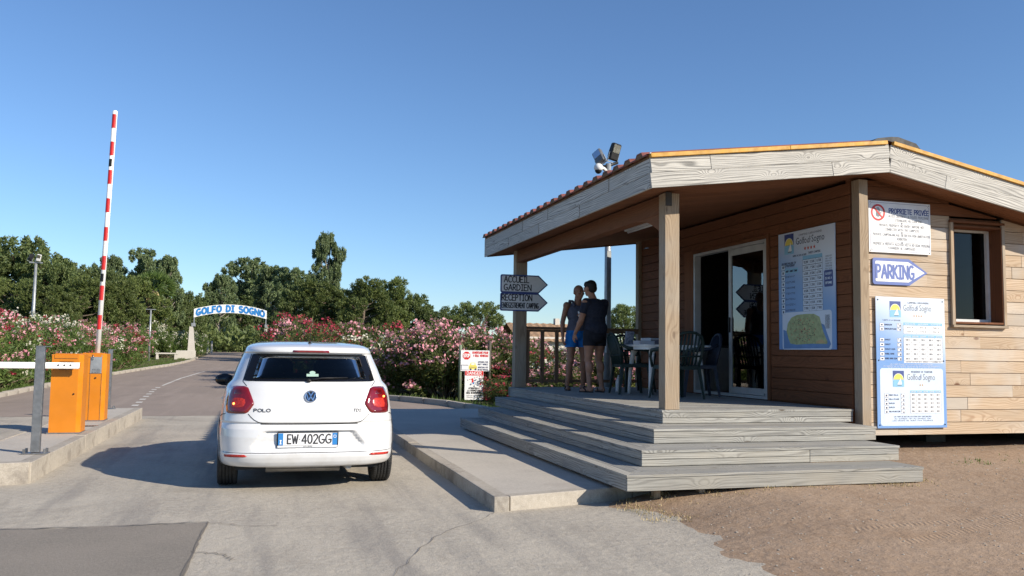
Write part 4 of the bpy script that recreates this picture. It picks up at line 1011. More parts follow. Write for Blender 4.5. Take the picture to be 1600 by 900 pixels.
# ------------------------------------------------------------------ barriers on the island
def barrier_box(label, loc, pl=True):
    t = thing('barrier_cabinet', label, 'barrier', loc, 0, 'orange barrier cabinets')
    w, d, h = .36, .33, 1.0; ch = .05
    m = MB(); P = [(-w/2, -d/2), (w/2-ch, -d/2), (w/2, -d/2+ch), (w/2, d/2), (-w/2, d/2)]
    m.prism([(x, y, 0) for x, y in P], (0, 0, h)); m.build('cabinet', M['orange'], t, fix=True)
    m = MB(); m.box((-.018, 0, h+.004), (w-.09, d-.06, .012), ch=.004); m.build('lid', M['orange'], t)
    m = MB(); m.box((-.018, -d/2-.004, h-.028), (w-.095, .006, .042)); m.box((-.018, -d/2-.002, h-.052), (w-.095, .004, .004), 1); m.build('lid_lip', [M['orange'], M['roofedge']], t)
    m = MB(); m.box((-.005, -.0, .008), (w+.03, d+.03, .014)); m.build('base_frame', M['steel'], t)
    return t
b1 = barrier_box('nearer orange barrier cabinet with the level white arm on the traffic island', (-2.375, 12.20, .2))
b2 = barrier_box('farther orange barrier cabinet carrying the raised striped arm on the traffic island', (-2.42, 14.17, .2))
m = MB(); m.box((.045, -.169, .845), (.155, .004, .27)); m.build('plate', M['galv'], b2)
mb = MB()
for k in range(3): put_text(mb, ('ACCES AUTO', 'SYSTEMES', 'DE CONTROLE')[k], .012, (.045, -.172, .76-.022*k), (1, 0, 0), (0, 0, 1), .16, 'c', .11)
mb.build('lettering', M['ink'], b2)
m = MB(); m.box((.045, -.1675, .705), (.18, .003, .006)); m.box((.125, -.1675, .35), (.006, .003, .69)); m.box((-.03, -.1675, .35), (.006, .003, .69)); m.build('panel_seam', M['roofedge'], b2)
MB().lathe([(0, -.012), (.012, -.011), (.012, 0)], (.045, -.167, .64), 'y', 12).build('lock', M['black'], b2)
m = MB(); m.tube([(-.005, -.175, .985), (.005, -.19, .955), (.0, -.18, .93)], .006, 6); m.box((-.003, -.182, .93), (.02, .012, .04)); m.build('padlock', M['steel'], b2)
MB().lathe([(0, -.012), (.01, -.011), (.01, 0)], (.09, -.165, .5), 'y', 12).build('lock', M['black'], b1)
# level arm of the nearer barrier (crosses the exit lane)
m = MB(); m.tube([(-3.95, -.30, .86), (.17, -.30, .86)], .040, 20, sx=.6); arm = m.build('barrier_arm', M['wpaint'], b1)
m = MB()
for x in (-.07, -.0, .07): m.lathe([(.0, -.006), (.012, -.005), (.012, .004)], (x, -.325, .868), 'y', 10)
m.build('bolt', M['steel'], arm)
m = MB(); m.box((.0, -.215, .86), (.16, .10, .10), ch=.01); m.build('arm_mount', M['black'], b1)
m = MB(); m.box((.1715, -.30, .86), (.004, .04, .07)); m.build('end_cap', M['orange'], arm)
# raised arm
a0 = Vector((.03, -.02, .97)); a1 = Vector((.105, -.02, 4.73)); dv = (a1-a0); Lr = dv.length
m = MB(); m.tube([a0, a1], .036, 20); arm2 = m.build('raised_arm', M['wpaint'], b2)
dn = dv.normalized(); MB().ell(a1, (.036, .036, .02)).build('end_cap', M['wpaint'], arm2)
side_a = dn.cross(Vector((0, 1, 0))).normalized()
def band(f0, f1, mat, nm, w0, w1):
    V = []; k = 12; o = a0 + dn*.0
    for f in (f0, f1):
        p = a0.lerp(a1, .035+f*.955)
        for i in range(k+1):
            a = math.radians(w0+(w1-w0)*i/k); V.append(p + (Vector((1, 0, 0))*math.cos(a) + Vector((0, 1, 0))*math.sin(a))*.0375)
    MB().add(V, [(i, i+1, k+2+i, k+1+i) for i in range(k)], 0, True).build(nm, mat, arm2)
for f0, f1 in ((58, 106), (156, 205), (258, 305), (356, 403), (453, 501), (550, 598), (648, 696), (743, 791)): band(f0/793, f1/793, M['red'], 'red_band', 112, 318)
for f0, f1 in ((218, 245), (610, 636)): band(f0/793, f1/793, M['black'], 'black_band', 135, 290)
# steel posts
def steel_post(label, loc, h, w=.085, d=.06):
    t = thing('steel_post', label, 'post', loc, 0, 'steel guard posts on the island')
    MB().box((0, 0, h/2+.01), (w, d, h-.012), ch=.004).build('shaft', M['steel'], t)
    MB().box((0.0, 0, .006), (.24, .15, .012), ch=.003).build('base_plate', M['steel'], t)
    for sx in (-1, 1):
        for sy in (-1, 1): MB().lathe([(.0, .04), (.013, .04), (.013, .0)], (sx*.095, sy*.052, .012), 'z', 6, smooth=False).build('anchor_bolt', M['steel'], t)
    m = MB(); m.box((w/2+.02, 0, h-.002), (w*.9, .02, .008)); m.build('top_tab', M['steel'], t)
    return t
steel_post('taller looking square steel post beside the white level arm, nearest on the island', (-2.20, 9.86, .2), 1.10)
steel_post('distant square steel post behind the farther orange cabinet', (-2.615, 16.75, .2), 1.06, .075)
m = MB()
for k in range(8): m.box((-.13+.036*k, 0, .004), (.02, .12, .006))
m.box((0, 0, .002), (.32, .16, .004), 1)
g_ = m.build('drain_grate', [M['steel'], M['black']], None, (-2.30, 13.15, .2)); tag(g_, 'small dark metal grate set in the island between the two orange cabinets', 'grate')
# small plate on the island's far side
# ------------------------------------------------------------------ light masts
def floodlight(parent, loc, rot, nm='floodlight', backmat=None):
    m = MB(); m.box((0, 0, 0), (.20, .11, .34), ch=.02)
    m.prism([(-.09, .055, .14), (.09, .055, .14), (.07, .11, .02), (-.07, .11, .02)], (0, 0, -.12))
    f = m.build(nm, backmat or M['black'], parent, loc, rot)
    MB().box((0, -.057, .06), (.155, .006, .16)).build('lamp_glass', M['chrome'], f)
    m = MB()
    for s in (-1, 1): m.box((s*.112, 0, -.12), (.01, .03, .2))
    m.box((0, 0, -.215), (.234, .03, .012)); m.build('bracket', M['galv'], f)
    return f
M['steeldk2'] = flat('grey metal housing', (.16, .165, .17), .5, metal=.3)
ml = thing('light_mast', 'tall grey light mast with two floodlights standing behind the porch roof', 'light', (6.46, 15.5, -.03))
MB().tube([(0, 0, 0), (0, 0, 5.1)], [.075, .055], 16).build('pole', M['galv'], ml)
MB().box((-.02, -.085, 2.35), (.10, .06, 2.0), ch=.01).build('cable_trunking', M['galv'], ml)
m = MB(); m.tube([(-.24, -.02, 5.0), (.0, 0, 5.06), (.2, 0, 5.14)], .03, 8); m.build('cross_arm', M['black'], ml)
floodlight(ml, (-.21, -.03, 5.21), (math.radians(-20), math.radians(-34), math.radians(-50)), 'floodlight', M['steeldk2'])
floodlight(ml, (.12, -.03, 5.34), (math.radians(12), math.radians(10), math.radians(12)))
cm = MB(); cm.ell((-.26, -.12, 4.98), (.09, .09, .085)); cm.build('camera_dome', M['white'], ml)
MB().ell((-.26, -.12, 4.93), (.07, .07, .075)).build('camera_lens', M['black'], ml)
MB().tube([(0, 0, 4.9), (-.12, -.06, 4.98), (-.22, -.1, 5.0)], .035, 10).build('camera_arm', M['white'], ml)
def far_mast(label, x, y, h, r, fl=True):
    t = thing('light_mast', label, 'light', (x, y, gz(y)-.05))
    MB().tube([(0, 0, 0), (0, 0, h)], [r*1.25, r*.75], 12).build('pole', M['galv'], t)
    if fl:
        f = floodlight(t, (.12, -.12, h+.18), (math.radians(10), math.radians(12), 0), 'floodlight', M['offwhite']); f.scale = (.85, .85, .85)
        MB().box((0, 0, h-.02), (.5, .1, .05)).build('cross_arm', M['galv'], t)
        f = floodlight(t, (-.2, 0, h+.2), (math.radians(10), math.radians(-16), math.radians(180)), 'floodlight'); f.scale = (.85, .85, .85)
    else: MB().box((0, 0, h), (.62, .14, .05), ch=.01).build('lamp_head', M['galv'], t)
far_mast('pale grey mast with twin floodlights rising behind the left oleander hedge', -9.3, 40.0, 4.72, .07)
far_mast('small distant street light with a flat head among the trees left of the gate', -7.32, 62, 3.5, .07, False)

# ------------------------------------------------------------------ warning boards by the right bed
ws = thing('barrier_rules_sign', 'white board with a red STOP octagon and car drawing on two green posts', 'sign', (5.55, 22.6, 0))
for x, h, mt in ((-.40, 1.50, 'polegreen'), (.42, 1.62, 'poledark')):
    if mt not in M: M[mt] = flat(mt.replace('pole', 'pole '), (.16, .2, .13) if mt == 'polegreen' else (.07, .06, .045), .7, nz=.2)
    MB().tube([(x, .04, -.05), (x, .04, h)], .045, 10).build('post', M[mt], ws)
MB().box((0, -.012, 1.075), (.80, .015, .56)).build('panel', M['signwhite'], ws)
mb = MB(); Y0 = -.0215
mb.add([(-.24+.115*math.cos(PI/8+k*PI/4), Y0, 1.21+.115*math.sin(PI/8+k*PI/4)) for k in range(8)], [range(8)[::-1]], 0)
put_text(mb, 'STOP', .085, (-.24, Y0-.001, 1.17), (1, 0, 0), (0, 0, 1), .22, 'c', .17, m=1)
put_text(mb, 'OUVERTURE POUR', .05, (.14, Y0, 1.27), (1, 0, 0), (0, 0, 1), .3, 'c', .44, m=0); put_text(mb, '1 SEUL VEHICULE', .05, (.16, Y0, 1.185), (1, 0, 0), (0, 0, 1), .3, 'c', .42, m=0)
for k, s in enumerate(('OPENING FOR', 'ONLY 1 VEHICLE', 'APERTURA PER', 'UN SOLO VEICOLO')): put_text(mb, s, .038, (.22, Y0, 1.02-.062*k-(.02 if k > 1 else 0)), (1, 0, 0), (0, 0, 1), .22, 'c', .28, m=2)
mb.prism([(-.17, Y0-.001, .84), (.05, Y0-.001, .84), (.055, Y0-.001, .93), (.02, Y0-.001, .955), (.0, Y0-.001, 1.02), (-.12, Y0-.001, 1.02), (-.15, Y0-.001, .95), (-.175, Y0-.001, .93)], (0, .0006, 0), 3)
mb.box((-.06, Y0-.002, .985), (.09, .0006, .045), 1); mb.box((-.06, Y0-.002, .90), (.20, .0006, .012), 2); discx(mb, -.12, .845, .028, Y0-.002, 2, 12); discx(mb, .015, .845, .028, Y0-.002, 2, 12)
mb.box((-.29, Y0-.001, .955), (.20, .0006, .012), 2); mb.box((-.375, Y0-.001, .89), (.012, .0006, .13), 2); mb.box((-.28, Y0-.001, .825), (.2, .0006, .008), 2)
mb.build('lettering', [M['red'], M['signwhite'], M['navy'], M['yellow']], ws)
wd = thing('danger_sign', 'white DANGER board hanging under the STOP board in front of the oleanders', 'sign', (5.55, 22.58, .41))
MB().box((-.02, 0, 0), (.52, .015, .78)).build('panel', M['signwhite'], wd)
mb = MB(); mb.box((-.02, -.0085, .328), (.51, .0012, .125), 0); put_text(mb, 'DANGER', .08, (-.02, -.0095, .29), (1, 0, 0), (0, 0, 1), .17, 'c', .40, m=1)
for k, s in enumerate(('ATTENTION A', 'LA FERMETURE', 'DES BARRIERES')): put_text(mb, s, .04, (-.02, -.009, -.1-.062*k), (1, 0, 0), (0, 0, 1), .34, 'c', .30+.06*k, m=2)
for k, s in enumerate(('BEWARE WHEN THE BARRIER CLOSES', 'ATTENZIONE ALLA CHIUSURA')): put_text(mb, s, .02, (-.02, -.009, -.29-.045*k), (1, 0, 0), (0, 0, 1), .16, 'c', .4, m=2)
for k in range(6): mb.box((-.2+.065*k, -.009, .14+.02*k), (.03, .0006, .02), 0 if k % 2 else 2, Matrix.Rotation(-.35, 3, 'Y'))
discx(mb, -.07, .16, .03, -.0095, 0, 12); mb.box((-.06, -.0095, .105), (.05, .0006, .07), 0, Matrix.Rotation(.3, 3, 'Y')); mb.box((-.04, -.0097, .06), (.04, .0006, .05), 3); mb.box((.16, -.0095, .03), (.03, .0006, .05), 0, Matrix.Rotation(.5, 3, 'Y')); mb.box((-.02, -.0095, -.03), (.05, .0006, .02), 2)
mb.build('lettering', [M['red'], M['signwhite'], M['ink'], M['bigblue']], wd)

# ------------------------------------------------------------------ entrance gate and bench
GY = 72.0; gg = gz(GY)
gate = thing('entrance_arch', 'white arched sign reading GOLFO DI SOGNO in blue over the road', 'arch', (-2.55, GY, gg))
ARCH_W = 5.55; z0 = 3.18; rise = .43; bh = .68
arch_f = lambda x: rise*(1-(2*x/ARCH_W)**2)
m = MB(); n = 24; V = []
for k in range(n+1):
    x = -ARCH_W/2+ARCH_W*k/n; z = z0+arch_f(x)
    V += [(x, -.08, z), (x, -.08, z+bh), (x, .08, z+bh), (x, .08, z)]
F = [(4*k+a, 4*k+(a+1) % 4, 4*k+4+(a+1) % 4, 4*k+4+a) for k in range(n) for a in range(4)]+[(0, 1, 2, 3), (4*n+3, 4*n+2, 4*n+1, 4*n)]
MB().add(V, F).build('arch_board', M['wpaint'], gate, fix=True)
mb = MB(); put_text(mb, 'GOLFO DI SOGNO', .45, (0, -.086, z0+.115), (1, 0, 0), (0, 0, 1), .34, 'c', 5.15, sp=.26, arc=arch_f); mb.build('lettering', M['bigblue'], gate)
for s in (-1, 1): MB().box((s*(ARCH_W/2-.04), 0, 2.9), (.07, .07, .62)).build('arch_bracket', M['galv'], gate)
for s, lab in ((-1, 'tapered pale plaster pillar with dark cap at the left foot of the arch'), (1, 'right pillar of the arch half hidden by red oleanders')):
    t = thing('gate_pillar', lab, 'pillar', (-2.55+s*2.85, GY, gg-.1), 0, 'pillars of the entrance arch')
    P = [(-.32, 0), (.28, 0), (.2, 2.55), (-.06, 2.55)]
    m = MB(); m.prism([(x*(-s if s < 0 else -1)*-1 if s < 0 else -x, -.3, z) for x, z in P], (0, .6, 0)); m.build('shaft', M['plaster'], t, fix=True)
    c = .07*(1 if s < 0 else -1); MB().box((c, 0, 2.7), (.30, .62, .28), ch=.02).build('cap', M['galv'], t)
for k, (x, y) in enumerate(((-5.35, 92), (-5.0, 92.5))):
    t = thing('marker_post', ('left', 'right')[k]+' one of the pair of short white posts beyond the left gate pillar', 'post', (x, y, gz(y)-.05), 0, 'white posts beyond the gate')
    MB().box((0, 0, .65), (.18, .18, 1.3), ch=.02).build('shaft', M['plaster'], t)
bn = thing('stone_bench', 'low pale concrete bench on the lawn left of the gate pillar', 'bench', (-6.65, 66.5, gz(66.5)))
MB().box((0, 0, .42), (1.5, .5, .10), ch=.01).build('seat', M['plaster'], bn)
for s in (-1, 1): MB().box((s*.62, 0, .18), (.16, .44, .37)).build('leg', M['plaster'], bn)
wl = thing('low_wall', 'low pale wall between the stone bench and the gate pillar', 'wall', (-5.6, 69.5, gz(69.5)-.05)); MB().box((0, 0, .32), (1.4, .25, .66), ch=.01).build('wall_body', M['plaster'], wl)
# house roof seen over the oleanders
hs = thing('far_house', 'low house with a brown tiled roof seen past the far porch post', 'house', (14.6, 44, gz(44)-.25)); hs.scale = (.62, .8, 1.0)
m = MB(); m.box((0, 0, 1.1), (6, 5, 2.2)); m.build('wall', M['plaster'], hs)
for s in (-1, 1):
    V = []; F = []
    nn = 22
    for k in range(nn+1):
        for q in range(2):
            x = -3.4+6.8*k/nn; zz = .04*(k % 2)
            V.append((x, s*2.9 if q == 0 else 0, (1.95 if q == 0 else 2.95)+zz))
    F = [(2*k, 2*k+1, 2*k+3, 2*k+2) for k in range(nn)]
    MB().add(V, F).build('roof', flat('brown roof tile', (.30, .19, .11), .8, nz=.3, ns=4) if s < 0 else bpy.data.materials['brown roof tile'], hs)
MB().box((1.2, 0, 2.95), (.4, .4, .6)).build('chimney', M['plaster'], hs)
MB().box((-1.5, -2.52, 1.2), (.9, .06, 1.0)).build('window', M['black'], hs)

# ------------------------------------------------------------------ vegetation
def quads_at(P, D, Nn, ln, wd):
    """elongated leaf quads: centres P, directions D, normals Nn"""
    D = D/np.linalg.norm(D, axis=1, keepdims=True); S = np.cross(D, Nn); S /= (np.linalg.norm(S, axis=1, keepdims=True)+1e-9)
    ln = ln[:, None]; wd = wd[:, None]
    V = np.stack([P-S*wd*.5, P+S*wd*.5, P+D*ln*.6+S*wd*.5*.9, P+D*ln, P+D*ln*.6-S*wd*.5*.9], axis=1)
    return V
def leaf_mesh(name, sets, mats):
    VV = []; FF = []; MI = []; b = 0
    for V, mi in sets:
        n, k, _ = V.shape; VV.append(V.reshape(-1, 3))
        if k == 5: f = np.concatenate([np.stack([np.arange(n)*5+i for i in (0, 1, 2, 4)], 1), np.stack([np.arange(n)*5+i for i in (4, 2, 3, 3)], 1)])
        else: f = np.arange(n*4).reshape(n, 4)
        if k == 5:
            f = np.arange(n*5).reshape(n, 5); FF.append(('5', f+b)); MI.append(np.full(n, mi))
        else: FF.append(('4', f+b)); MI.append(np.full(n, mi))
        b += n*k
    me = bpy.data.meshes.new(name); V = np.concatenate(VV).astype(np.float32)
    me.vertices.add(len(V)); me.vertices.foreach_set('co', V.ravel())
    L_ = np.concatenate([f.ravel() for _, f in FF]).astype(np.int32); tot = np.concatenate([np.full(len(f), f.shape[1]) for _, f in FF]).astype(np.int32)
    me.loops.add(len(L_)); me.loops.foreach_set('vertex_index', L_)
    me.polygons.add(len(tot)); me.polygons.foreach_set('loop_start', (np.cumsum(tot)-tot).astype(np.int32))
    for m_ in mats: me.materials.append(m_)
    me.polygons.foreach_set('material_index', np.concatenate(MI).astype(np.int32)); me.update(calc_edges=True); return me
def rand_unit(rs, n):
    v = rs.normal(size=(n, 3)); return v/np.linalg.norm(v, axis=1, keepdims=True)

def oleander_meshes(seed, h=2.3, w=1.15, leaves=5200, bare=0.15, nfl=70, rad=None):
    rs = np.random.RandomState(seed)
    # shoots: start low, spread outwards; leaves in whorls along the upper part; blossom trusses at the tips
    ns = 150; tips = []
    for k in range(ns):
        a = rs.rand()*6.283; r = math.sqrt(rs.rand()); hh = h*(.55+.45*rs.rand())*(1.0-.22*r*r) if rs.rand() < .62 else h*(.18+.5*rs.rand())
        rr = r if hh > .5*h else .6+.45*rs.rand()
        tips.append((rr*w*math.cos(a), rr*w*math.sin(a), hh))
    tips = np.array(tips); base = tips*np.array([.25, .25, 0])
    per = leaves//ns; P = []; D = []
    for k in range(ns):
        t = 1-rs.rand(per)**1.4*.62; q = base[k]+(tips[k]-base[k])*t[:, None]+rs.normal(size=(per, 3))*np.array([.05, .05, .05]); q[:, 2] = np.maximum(q[:, 2], .03)
        dd = (tips[k]-base[k]); dd = dd/np.linalg.norm(dd); d = dd*.55+rand_unit(rs, per)*.8
        P.append(q); D.append(d)
    P = np.concatenate(P); D = np.concatenate(D); n = len(P)
    lv = quads_at(P, D, rand_unit(rs, n), .10+.09*rs.rand(n), .020+.014*rs.rand(n))
    # blossoms
    idx = rs.choice(ns, nfl, replace=False); FP = []; FD = []
    for k in idx:
        c = 9+rs.randint(12); o = tips[k]+rs.normal(size=(c, 3))*np.array([.075, .075, .055])+np.array([0, 0, .03]); d = rand_unit(rs, c)*.7+(tips[k]-np.array([0, 0, h*.4]))/h
        FP.append(o); FD.append(d)
    FP = np.concatenate(FP); FD = np.concatenate(FD); FD /= np.linalg.norm(FD, axis=1, keepdims=True); m_ = len(FP); s = .028+.016*rs.rand(m_)
    # five-cornered blossoms with a cupped centre
    A = np.cross(FD, rand_unit(rs, m_)); A /= np.linalg.norm(A, axis=1, keepdims=True); B = np.cross(FD, A)
    fv = np.stack([FP+(A*math.cos(2*PI*i/5)+B*math.sin(2*PI*i/5))*s[:, None] for i in range(5)], axis=1)
    st = MB()
    for k in range(0, ns, 5):
        b0 = Vector(base[k]); t0 = Vector(tips[k]); st.tube([b0, b0.lerp(t0, .5)+Vector((rs.normal()*.04, rs.normal()*.04, 0)), b0.lerp(t0, .92)], [.014, .010, .006], 5, cap=False)
    return lv, fv, st
OL = []
def make_oleander(kind, seed, h, w, leaves, nfl, lm='ole'):
    lv, fv, st = oleander_meshes(seed, h, w, leaves, nfl=nfl)
    n = len(fv)
    if isinstance(kind, tuple): midx = np.random.RandomState(seed).choice(len(kind), n)
    root = thing('oleander_bush', 'x', 'bush')
    link('foliage', leaf_mesh('oleander_leaves', [(lv, 0)], [M[lm]]), root)
    link('blossoms', leaf_mesh('oleander_blossoms', [(fv, 0)], [M[kind]]), root)
    st.build('stems', M['stem'], root)
    return root
VAR = {}
for kind in ('pink', 'crimson', 'wflower'):
    for k in range(2):
        VAR[kind, k, 'L'] = make_oleander(kind, 10+k*7+len(kind), 2.3, 1.2, 6400, {'pink': 70, 'crimson': 84, 'wflower': 42}[kind])
for kind in ('pink', 'crimson', 'wflower'): VAR[kind, 0, 'R'] = make_oleander(kind, 33+len(kind), 2.1, 1.1, 6000, {'pink': 84, 'crimson': 70, 'wflower': 62}[kind], 'oledk')
usedv = set()
def place_ole(key, x, y, s, rz, label, group, zs=1.0):
    src = VAR[key]
    if key in usedv: o = copy_tree(src)
    else: o = src; usedv.add(key)
    o.location = (x, y, gz(y)-.05); o.rotation_euler = (0, 0, rz); o.scale = (s, s, s*zs); o['label'] = label; o['group'] = group; return o
ORD = ['first', 'second', 'third', 'fourth', 'fifth', 'sixth', 'seventh', 'eighth', 'ninth', 'tenth', 'eleventh', 'twelfth', '13th', '14th', '15th', '16th', '17th', '18th', '19th', '20th', '21st', '22nd']
CN = {'pink': 'pink', 'crimson': 'dark red', 'wflower': 'white'}
rs = random.Random(21)
seq = ['crimson', 'pink', 'crimson', 'pink', 'crimson', 'crimson', 'pink', 'wflower', 'crimson', 'pink', 'wflower', 'pink', 'crimson', 'pink', 'pink', 'wflower', 'pink', 'crimson', 'pink', 'pink', 'pink', 'pink']
LG, RG = 'oleanders of the long left hedge', 'oleanders in the bed right of the road'
def jit(): return rs.uniform(0, 6.28)
y = 17.0; i = 0
while y < 49.5:
    kx = lerp_poly(KL, y); k = seq[i % len(seq)]
    place_ole((k, i % 2, 'L'), kx-1.45+rs.uniform(-.15, .15), y, rs.uniform(.88, 1.06), jit(), '%s oleander, %s from the near end of the left hedge front row' % (CN[k], ORD[i]), LG, rs.uniform(.93, 1.05))
    k2 = rs.choice(['crimson', 'crimson', 'crimson', 'pink', 'pink', 'wflower'])
    place_ole((k2, (i+1) % 2, 'L'), kx-2.9+rs.uniform(-.2, .2), y+.6, rs.uniform(1.0, 1.12), jit(), '%s oleander, %s from the near end of the left hedge back row' % (CN[k2], ORD[i]), LG, rs.uniform(.98, 1.1))
    y += 1.75; i += 1
for j, (x, y, s) in enumerate(((-9.0, 71, 1.05), (-7.4, 72.5, 1.0), (-6.1, 75, 1.0), (-5.6, 80, .95), (-8.2, 74, 1.3), (-6.4, 84, .95), (-9.9, 69, 1.2))):
    place_ole(('wflower', j % 2, 'L'), x, y, s, jit(), 'white oleander near the arch, %s from the left behind the stone bench' % ORD[[6, 0, 3, 1, 2, 4, 5].index(j)], 'white oleanders near the arch')
# right bed
right = [('crimson', 1.6, 27.6, 1.15, 1.1), ('crimson', 1.9, 30.2, 1.2, 1.15), ('pink', 1.3, 32.5, 1.25, 1.15), ('crimson', 1.3, 36, 1.3, 1.2), ('crimson', 1.2, 40.5, 1.35, 1.25),
         ('wflower', 2.7, 26.2, 1.1, .95), ('wflower', 3.6, 26.4, 1.05, 1.0), ('crimson', 4.0, 28.2, 1.2, 1.1), ('wflower', 4.9, 27.2, 1.05, 1.0), ('pink', 3.2, 30, 1.2, 1.15),
         ('pink', 4.25, 24.7, 1.1, 1.1), ('pink', 5.0, 23.9, 1.1, 1.2), ('pink', 5.9, 24.2, 1.1, 1.18), ('pink', 5.4, 25.9, 1.2, 1.2), ('crimson', 6.5, 25.6, 1.1, 1.0), ('pink', 6.9, 23.8, 1.1, 1.05), ('pink', 7.7, 24.6, 1.1, 1.0),
         ('crimson', 7.4, 22.8, .95, .9), ('crimson', 6.2, 23.2, .8, .75), ('pink', 8.6, 23.4, 1.0, .95), ('wflower', 7.9, 21.6, 1.0, .95), ('pink', 8.3, 20.6, 1.0, 1.0), ('wflower', 9.1, 21.4, 1.0, 1.0), ('wflower', 9.9, 21.9, 1.05, 1.0), ('pink', 9.4, 19.9, .95, .95), ('wflower', 10.6, 20.9, 1.0, 1.05), ('pink', 7.0, 20.0, .85, .8), ('crimson', 5.9, 20.4, .7, .7), ('wflower', 11.6, 21.8, 1.1, 1.0), ('pink', 12.6, 22.5, 1.1, 1.0)]
def RZ(x, y): return 'beyond the white car' if x < 5 and y > 26 else 'just right of the car' if x < 5.1 else 'behind the STOP board' if x < 6.7 else 'seen past the porch railing'
def rank(x, y): return sorted([a[1]/a[2] for a in right if RZ(a[1], a[2]) == RZ(x, y)]).index(x/y)
for j, (k, x, y, s, zs) in enumerate(right):
    place_ole((k, 0, 'R'), x, y, s, jit(), '%s oleander %s, %s from the left there' % (CN[k], RZ(x, y), ORD[rank(x, y)]), RG, zs*(.80 if y > 26 else .78))

# trees ---------------------------------------------------------------
def tree_variant(kind, seed, H, Wd):
    rs = np.random.RandomState(seed); root = thing(kind[0], 'x', 'tree')
    tk = MB(); lobes = []
    bark = M['palebark'] if kind[1] == 'euc' else M['bark']
    if kind[1] == 'umbrella': trunk_h = .62*H
    elif kind[1] == 'pine': trunk_h = .8*H
    else: trunk_h = .75*H
    lean = rs.normal(size=2)*.03*H
    tr = lambda t: Vector((lean[0]*t*t, lean[1]*t*t, trunk_h*t)); r0 = .022*H+.08
    tk.tube([tr(t) for t in (0, .3, .6, 1)], [r0, r0*.8, r0*.6, r0*.28], 8)
    nb = {'umbrella': 30, 'pine': 44, 'euc': 26, 'oak': 46}[kind[1]]
    for k in range(nb):
        a = k*2.4+rs.rand(); u = rs.rand()
        if kind[1] == 'umbrella':
            t = .8+.2*rs.rand(); rr = Wd/2*math.sqrt(u)*.92; z = H*(.58+.34*(1-(rr/(Wd/2))**2))-abs(rs.normal())*.05*H; lr = (H*.105, H*.065)
        elif kind[1] == 'pine':
            f = (k+.5)/nb; z = H*(.10+.82*f); rr = Wd/2*math.sqrt(max(0, 1-(f*.93)**2.4))*(.45+.5*rs.rand()); t = min(1, z/trunk_h*.85); lr = (H*.10, H*.075)
        elif kind[1] == 'euc':
            f = (k+.5)/nb; z = H*(.36+.60*f+.05*rs.normal()); z = min(z, .93*H); rr = Wd/2*(math.sin(PI*(.2+.64*f))**.8)*(.1+.9*rs.rand()); t = min(1, z/trunk_h*.72); lr = (H*.082, H*.078)
        else:
            f = (k+.5)/nb; z = H*(.10+.80*f); rr = Wd/2*(math.sin(PI*(.22+.62*f))**.7)*(.4+.55*rs.rand()); t = min(1, z/trunk_h*.8); lr = (H*.115, H*.095)
        c = np.array([lean[0]*t*t+rr*math.cos(a), lean[1]*t*t+rr*math.sin(a), z]); s = .7+.6*rs.rand()
        lobes.append((c, lr[0]*s, lr[1]*s))
        p0 = tr(t); p1 = Vector(c); tk.tube([p0, p0.lerp(p1, .5)+Vector((0, 0, -.02*H)), p1], [r0*.28, r0*.17, r0*.06], 5, cap=False)
    if kind[1] == 'umbrella': pass
    P = []; D = []; total = kind[2]
    vol = sum(l[1]**2 for l in lobes)
    for c, ra, rb in lobes:
        n = int(total*ra*ra/vol); u = rand_unit(rs, n); q = (.35+.65*rs.rand(n)**.5)[:, None]
        # sub-clumps break the lobe surface
        nc = 9; cc = rand_unit(rs, nc); near = cc[np.argmax(u @ cc.T, axis=1)]
        u = u*.62+near*.5
        P.append(c+u*q*np.array([ra, ra, rb])+rs.normal(size=(n, 3))*.03*ra); D.append(u*.6+rand_unit(rs, n)*.8+(np.array([0, 0, -.6]) if kind[1] == 'euc' else np.array([0, 0, .25])))
    P = np.concatenate(P); D = np.concatenate(D); n = len(P); s = kind[3]
    V = quads_at(P, D, rand_unit(rs, n), s*(.7+.6*rs.rand(n)), s*kind[4]*(.7+.6*rs.rand(n)))
    link('crown', leaf_mesh('crown', [(V, 0)], [M[kind[5]]]), root); tk.build('trunk', bark, root)
    return root
KINDS = {'pine': ('pine_tree', 'pine', 34000, .21, .30, 'pine'), 'euc': ('gum_tree', 'euc', 30000, .19, .34, 'euc'), 'oak': ('broadleaf_tree', 'oak', 34000, .18, .55, 'oak'), 'umb': ('umbrella_pine', 'umbrella', 16000, .17, .36, 'pine')}
TV = {}
for kname, seeds in (('pine', (1, 2)), ('euc', (3, 4)), ('oak', (5, 6)), ('umb', (7,))):
    for q, sdd in enumerate(seeds): TV[kname, q] = [tree_variant(KINDS[kname], sdd, 8.0, {'pine': 6.6, 'euc': 5.2, 'oak': 6.8, 'umb': 7.0}[kname]), 0]
def place_tree(k, q, x, y, H, Wd, label, rz=0):
    base = {'pine': 6.6, 'euc': 5.2, 'oak': 6.8, 'umb': 7.0}[k]; e = TV[k, q]
    o = e[0] if e[1] == 0 else copy_tree(e[0]); e[1] += 1
    o.location = (x, y, gz(y)-.15); o.scale = (Wd/base, Wd/base, H/8.0); o.rotation_euler = (0, 0, rz); o['label'] = label; o['group'] = 'trees behind the oleander hedges'
